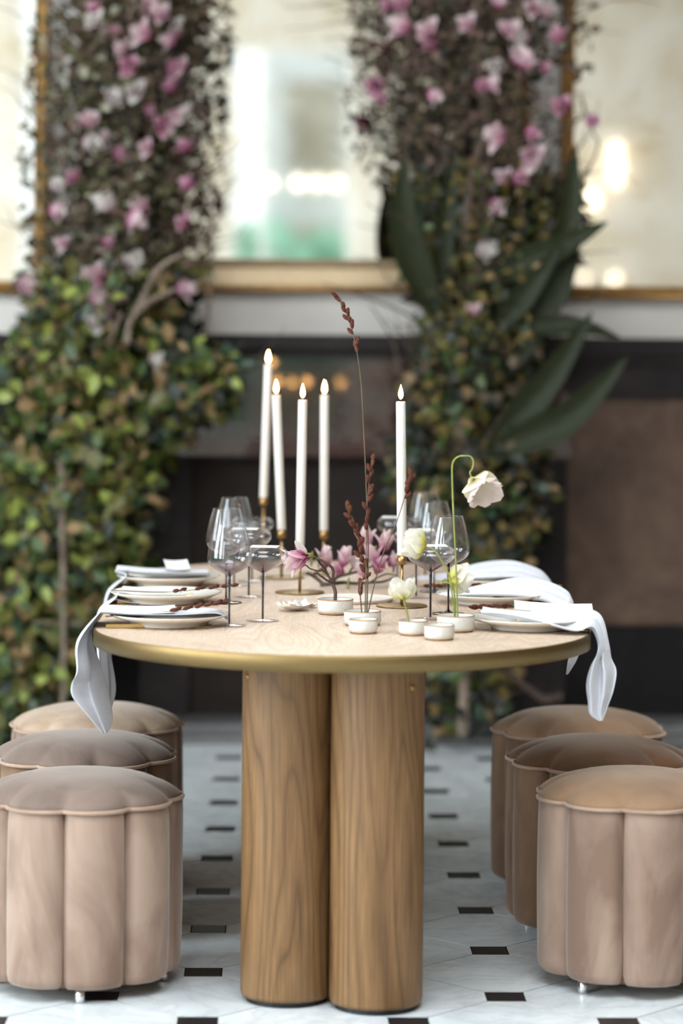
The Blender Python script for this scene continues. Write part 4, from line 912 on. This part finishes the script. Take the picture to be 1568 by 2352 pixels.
def flower_column(label, base_px, env, zones, blossoms, n_leaf, twigs, seed, Y0=9.0):
    """zones: list of (y0, y1, [(material, weight)], size range, count, depth spread)"""
    rr = random.Random(seed); b = at_y(base_px, 1690, Y0); base = Vector((b.x, Y0, 0)); t = thing('flower_column', label, 'flower arrangement', base, 'flower columns along the wall')
    big = []
    mats = []; fm = MB()
    for y0, y1, ms, sr_, cnt, dsp, shrink, nearY in zones:
        for _ in range(cnt):
            y = rr.uniform(y0, y1); a, c = lerp_env(env, y); w_ = (c - a) / 2; mid = (a + c) / 2; u = max(-1.25, min(1.25, rr.gauss(0, .56))) * shrink if y < 640 else rr.uniform(-1, 1) * (1.0 if rr.random() < .85 else 1.12) * shrink
            x = mid + u * w_; Yd = nearY + rr.gauss(0, dsp) + .12 * u * u; Yd = min(Yd, YW - .16)
            p = at_y(x, y, Yd) - base
            if p.z < .02: continue
            s = rr.uniform(*sr_); q = rr.random() * sum(w for _, w in ms)
            for mt, w in ms:
                q -= w
                if q <= 0: break
            big.append((s, -Yd, mt, leaf_frame(rr, p, s), rr.randrange(3)))
    big.sort(key=lambda e: -(e[0] - .25 * (-e[1] - Y0)))
    for s, _, mt, M4, k in big[:n_leaf]: o = obj('leaf', leaf_mesh(mt, k), t); o.matrix_local = M4
    for s, _, mt, M4, k in big[n_leaf:]:
        if mt not in mats: mats.append(mt)
        v, f, uv = leafg(1.0, (.24, .32, .40)[k], .3, .2); fm.add(v, f, M4, uv, slot=mats.index(mt))
    tag(fm.build('foliage', mats, t), kind='stuff')
    tm = MB()
    for y0, y1, cnt, ln in twigs:
        for _ in range(cnt):
            y = rr.uniform(y0, y1); a, c = lerp_env(env, y); x = rr.uniform(a + 15, c - 15); p = at_y(x, y, Y0 + rr.gauss(.05, .1)); d = Vector((rr.gauss(0, .55) + (x - (a + c) / 2) / 260, rr.gauss(-.1, .3), rr.uniform(.4, 1.1))).normalized(); L = ln * rr.uniform(.6, 1.3)
            pts = [p - base]
            for k in range(4): d = (d + Vector((rr.gauss(0, .3), rr.gauss(0, .3), rr.gauss(0, .3)))).normalized(); q = pts[-1] + d * L / 4; q.y = min(q.y, YW - .14 - base.y); pts.append(q)
            addtube(tm, pts, [.004, .0012], 4)
    tag(tm.build('twigs', 'bark', t), kind='stuff')
    bl = {}
    for e in blossoms:
        x, y, sz, mt = e; key = (mt, rr.randrange(3))
        p = at_y(x, y, Y0 - .16 + rr.uniform(-.05, .05)) - base
        if key not in bl:
            m = MB(); 
            for k in range(7):
                inn = k % 2 == 0; L = rr.uniform(.85, 1.1); v, f, uv = petal(L, L * .4, R(16 if inn else 38), R(14 if inn else 58) * rr.uniform(.7, 1.2), .4, 0, 5, 4); m.add(v, f, Matrix.Rotation(2 * math.pi * k / 7 + rr.uniform(-.15, .15), 4, 'Z'), uv)
            bl[key] = m.mesh('blossom', mt)
        o = obj('blossom', bl[key], t); d = Vector((rr.gauss(0, .6), rr.uniform(-.9, -.1), rr.uniform(-.3, 1))); s = sz * rr.uniform(.72, 1.0)
        o.matrix_local = Matrix.Translation(p) @ frame(d) @ Matrix.Diagonal((s, s, s, 1))
    return t, base, rr
P_, D_, W_ = 'magnolia_pink', 'magnolia_deep', 'magnolia_white'
envL = [(-80, 150, 475), (100, 120, 470), (200, 112, 458), (300, 108, 450), (400, 100, 462), (500, 95, 445), (600, 110, 435), (650, 70, 432), (720, 75, 410), (770, 50, 400), (800, 5, 530), (860, -40, 550), (950, -60, 500), (1000, -60, 400), (1100, -60, 360), (1200, -60, 335), (1300, -60, 320), (1400, -60, 265), (1500, -60, 200), (1600, -60, 130), (1690, -60, 90)]
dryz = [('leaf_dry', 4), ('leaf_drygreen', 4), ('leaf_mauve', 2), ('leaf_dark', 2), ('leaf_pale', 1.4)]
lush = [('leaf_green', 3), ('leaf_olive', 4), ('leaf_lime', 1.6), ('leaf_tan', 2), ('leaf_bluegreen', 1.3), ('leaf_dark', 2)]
bl = [(228, 30, .07, D_), (248, 85, .07, D_), (335, 22, .08, P_), (370, 42, .07, P_), (345, 80, .075, P_), (402, 98, .07, P_), (290, 120, .06, P_), (296, 150, .065, D_), (298, 182, .07, P_), (418, 80, .06, P_), (395, 215, .07, D_), (310, 215, .075, W_), (250, 240, .08, W_), (385, 268, .08, P_), (420, 160, .06, P_), (200, 292, .075, P_), (190, 325, .075, W_), (245, 340, .08, P_), (268, 368, .075, D_), (345, 335, .07, P_), (370, 290, .07, D_), (430, 350, .06, D_), (118, 435, .06, W_), (112, 485, .07, P_), (180, 415, .055, D_), (262, 478, .085, W_), (288, 495, .08, P_), (336, 487, .075, P_), (445, 430, .065, D_), (430, 520, .06, D_), (236, 570, .055, D_), (293, 612, .08, W_), (235, 640, .085, P_), (262, 648, .075, P_), (45, 668, .08, P_), (403, 662, .085, P_), (206, 705, .075, P_), (236, 722, .07, P_), (280, 695, .075, P_), (212, 752, .08, W_), (225, 60, .06, W_), (440, 255, .055, W_), (405, 60, .05, W_), (390, 150, .06, D_), (330, 250, .05, D_), (150, 960 - 400, .05, P_), (345, 830, .06, W_), (70, 820, .06, 'leaf_tan')]
bl = [e for e in bl if e[3] != 'leaf_tan']
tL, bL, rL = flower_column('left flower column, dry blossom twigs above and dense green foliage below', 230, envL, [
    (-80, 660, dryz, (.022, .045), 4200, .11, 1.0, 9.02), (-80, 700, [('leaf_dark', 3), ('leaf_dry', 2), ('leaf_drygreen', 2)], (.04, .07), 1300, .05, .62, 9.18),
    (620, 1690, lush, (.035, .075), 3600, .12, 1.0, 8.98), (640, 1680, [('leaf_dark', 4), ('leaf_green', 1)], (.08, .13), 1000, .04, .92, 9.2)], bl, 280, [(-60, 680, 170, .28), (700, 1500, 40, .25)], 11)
envR = [(-80, 868, 1295), (100, 880, 1305), (160, 890, 1300), (200, 855, 1240), (260, 848, 1215), (330, 885, 1230), (400, 925, 1300), (500, 945, 1315), (600, 955, 1300), (700, 960, 1255), (780, 960, 1245), (860, 950, 1210), (950, 930, 1200), (1050, 900, 1250), (1120, 900, 1262), (1200, 960, 1250), (1300, 1000, 1200), (1500, 985, 1190), (1690, 965, 1200)]
br = [(905, 15, .07, D_), (940, 72, .08, P_), (985, 85, .075, P_), (1003, 108, .065, D_), (865, 195, .07, D_), (872, 240, .06, D_), (980, 215, .065, P_), (1075, 65, .06, P_), (1140, 20, .07, P_), (1165, 75, .08, P_), (1215, 90, .075, W_), (1285, 100, .075, D_), (1250, 40, .07, P_), (1150, 150, .08, W_), (1180, 148, .085, P_), (1203, 162, .075, P_), (1240, 160, .055, D_), (1090, 200, .06, D_), (1118, 205, .065, P_), (1296, 250, .065, D_), (1345, 285, .065, D_), (1160, 315, .085, P_), (1215, 355, .085, P_), (1205, 300, .06, D_), (1182, 425, .085, D_), (1165, 415, .07, P_), (1120, 465, .075, P_), (1095, 570, .085, W_), (1085, 720, .055, P_), (930, 20, .06, D_), (1225, 20, .06, P_)]
dryr = [('leaf_dry', 3), ('leaf_mauve', 4), ('leaf_drygreen', 2), ('leaf_dark', 2), ('leaf_pale', .5)]
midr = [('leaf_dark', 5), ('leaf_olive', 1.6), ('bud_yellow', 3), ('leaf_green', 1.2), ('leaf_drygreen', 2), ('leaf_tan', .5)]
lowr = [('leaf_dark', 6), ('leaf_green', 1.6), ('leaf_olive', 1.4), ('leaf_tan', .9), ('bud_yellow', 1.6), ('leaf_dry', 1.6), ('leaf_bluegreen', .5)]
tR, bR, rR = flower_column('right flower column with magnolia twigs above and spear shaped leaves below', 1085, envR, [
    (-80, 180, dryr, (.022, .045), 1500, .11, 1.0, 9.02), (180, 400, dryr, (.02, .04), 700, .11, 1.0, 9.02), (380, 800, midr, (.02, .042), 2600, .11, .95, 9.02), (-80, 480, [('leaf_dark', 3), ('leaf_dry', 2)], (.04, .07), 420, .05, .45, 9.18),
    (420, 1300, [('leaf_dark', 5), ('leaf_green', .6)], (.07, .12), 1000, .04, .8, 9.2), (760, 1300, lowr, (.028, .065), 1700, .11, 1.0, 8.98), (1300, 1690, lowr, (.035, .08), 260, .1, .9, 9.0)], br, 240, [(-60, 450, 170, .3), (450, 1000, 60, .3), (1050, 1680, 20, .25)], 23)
# trunks and visible branches
def branch(t, base, pts, r, mat, Y=8.88, name='branch', n=8):
    m = MB(); addtube(m, smooth_path([at_y(x, y, Y) - base for x, y in pts], 6), r, n); m.build(name, mat, t)
branch(tR, bR, [(1092, -60), (1100, 120), (1118, 250), (1112, 400), (1095, 560)], [.022, .03], 'bark', 8.95, 'trunk')
branch(tR, bR, [(1120, 300), (1090, 380), (1075, 470), (1070, 560)], [.012, .018], 'bark', 8.9)
branch(tR, bR, [(1064, 1500), (1066, 1580), (1062, 1690)], [.016, .02], 'bark_pale', 8.85, 'support_post')
branch(tR, bR, [(1100, 700), (1090, 1000), (1080, 1300), (1064, 1520)], [.02, .02], 'bark', 9.05, 'trunk')
branch(tR, bR, [(1160, 1535), (1210, 1580), (1250, 1605), (1290, 1598)], [.010, .012], 'bark', 9.0)
branch(tR, bR, [(1000, 330), (930, 270), (880, 230), (860, 190)], [.007, .003], 'bark', 8.95)
branch(tR, bR, [(1040, 420), (960, 330), (900, 300), (850, 290)], [.006, .003], 'bark', 8.95)
branch(tR, bR, [(1180, 330), (1280, 300), (1340, 260), (1330, 210)], [.006, .002], 'bark', 8.95)
branch(tR, bR, [(1290, 500), (1370, 350), (1360, 300), (1330, 225)], [.005, .002], 'bark', 8.95)
branch(tR, bR, [(1080, 860), (960, 740), (860, 690), (740, 650)], [.006, .002], 'bark', 8.95)
branch(tR, bR, [(1010, 1010), (930, 880), (900, 780), (850, 700)], [.006, .002], 'bark', 8.95)
branch(tR, bR, [(1180, 780), (1290, 700), (1360, 690), (1375, 640)], [.005, .002], 'bark', 8.95)
branch(tL, bL, [(292, 790), (298, 740), (318, 715), (345, 690), (400, 665)], [.012, .008], 'bark_pale', 8.82)
branch(tL, bL, [(303, 730), (335, 670), (352, 630), (390, 598), (420, 585)], [.012, .006], 'bark_pale', 8.82)
branch(tL, bL, [(245, 800), (262, 755), (280, 720)], [.010, .008], 'bark_pale', 8.82)
branch(tL, bL, [(205, 640), (210, 560), (225, 480), (300, 300), (340, 100), (330, -60)], [.016, .01], 'bark', 9.0, 'trunk')
branch(tL, bL, [(140, 1040), (143, 1200), (146, 1400), (145, 1640)], [.010, .010], 'bark_pale', 8.8, 'support_post')
branch(tL, bL, [(75, 1430), (200, 1432)], [.006, .006], 'bark_pale', 8.82, 'support_rail')
branch(tL, bL, [(470, 480), (500, 460), (530, 440)], [.004, .002], 'bark', 9.0)
branch(tL, bL, [(120, 655), (80, 662), (40, 660)], [.005, .002], 'bark', 8.9)
# spear leaves: long folded blades
def spear(px0, px1, wpx, Y0, Y1, bend=(0, 0)):
    a, b = at_y(*px0, Y0) - bR, at_y(*px1, Y1) - bR; mid = (a + b) / 2 + Vector((bend[0], 0, bend[1])); path = smooth_path([a, mid, b], 7); N = len(path) - 1; wm = wpx / F * 9 / 2; v, f, uv = [], [], []
    for i, p in enumerate(path):
        u = i / N; d = (path[min(i + 1, N)] - path[max(i - 1, 0)]).normalized(); s = d.cross(Vector((0, -1, .15))).normalized(); nn = s.cross(d)
        wv = wm * (min(1, .35 + 1.6 * u) * (1 - u ** 2.2) + .004)
        for t_ in (-1, -.5, 0, .5, 1): v.append(p + s * wv * t_ + nn * wv * .45 * abs(t_)); uv.append((u, .5 + .5 * t_))
    for i in range(N):
        for k in range(4): q = i * 5 + k; f.append((q, q + 1, q + 6, q + 5))
    n0 = len(v); v2 = [p + Vector((0, .003, 0)) for p in v]; f2 = [tuple(reversed([k + n0 for k in q])) for q in f]
    MB().add(v + v2, f + f2, uv=uv + uv).build('spear_leaf', 'spear_leaf', tR)
for (x, y, k) in ((872, 880, 3), (905, 905, 4), (880, 945, 3), (925, 965, 4), (900, 1000, 3), (860, 985, 2), (945, 880, 3), (890, 740, 3), (930, 770, 3)):   # loose sprays of small pale flowers
    for j in range(k):
        sz = rR.uniform(.026, .04); o = obj('small_flower', bpy.data.meshes['blossom.002'] if 'blossom.002' in bpy.data.meshes else bpy.data.meshes['blossom'], tR)
        o.matrix_local = Matrix.Translation(at_y(x + rR.uniform(-22, 22), y + rR.uniform(-22, 22), 8.95) - bR) @ frame((rR.uniform(-1, 1), -.6, rR.uniform(-.4, 1))) @ Matrix.Diagonal((sz, sz, sz, 1))
for pts in (((1010, 1040), (940, 960), (890, 890), (862, 850)), ((1000, 960), (930, 900), (905, 850)), ((990, 1010), (900, 1000), (855, 985)), ((1000, 800), (930, 770), (880, 730))): branch(tR, bR, pts, [.004, .0015], 'bark', 8.97, 'spray_stem', 5)
spear((1000, 720), (928, 362), 95, 8.95, 8.85, (-.05, 0)); spear((1010, 640), (1040, 345), 60, 8.95, 8.9); spear((1090, 640), (1398, 508), 85, 8.95, 8.75, (.0, -.02)); spear((1185, 830), (1322, 330), 95, 8.92, 8.85, (.05, -.03)); spear((1140, 760), (1290, 560), 70, 8.9, 8.8)
spear((1130, 1010), (1360, 715), 85, 8.86, 8.72, (.01, -.03)); spear((1120, 1040), (1442, 818), 95, 8.85, 8.7, (.02, -.05)); spear((1190, 760), (1425, 776), 55, 8.9, 8.75, (0, .03)); spear((1150, 990), (1330, 800), 80, 8.92, 8.85); spear((980, 700), (975, 420), 80, 9.0, 8.95, (-.04, 0))
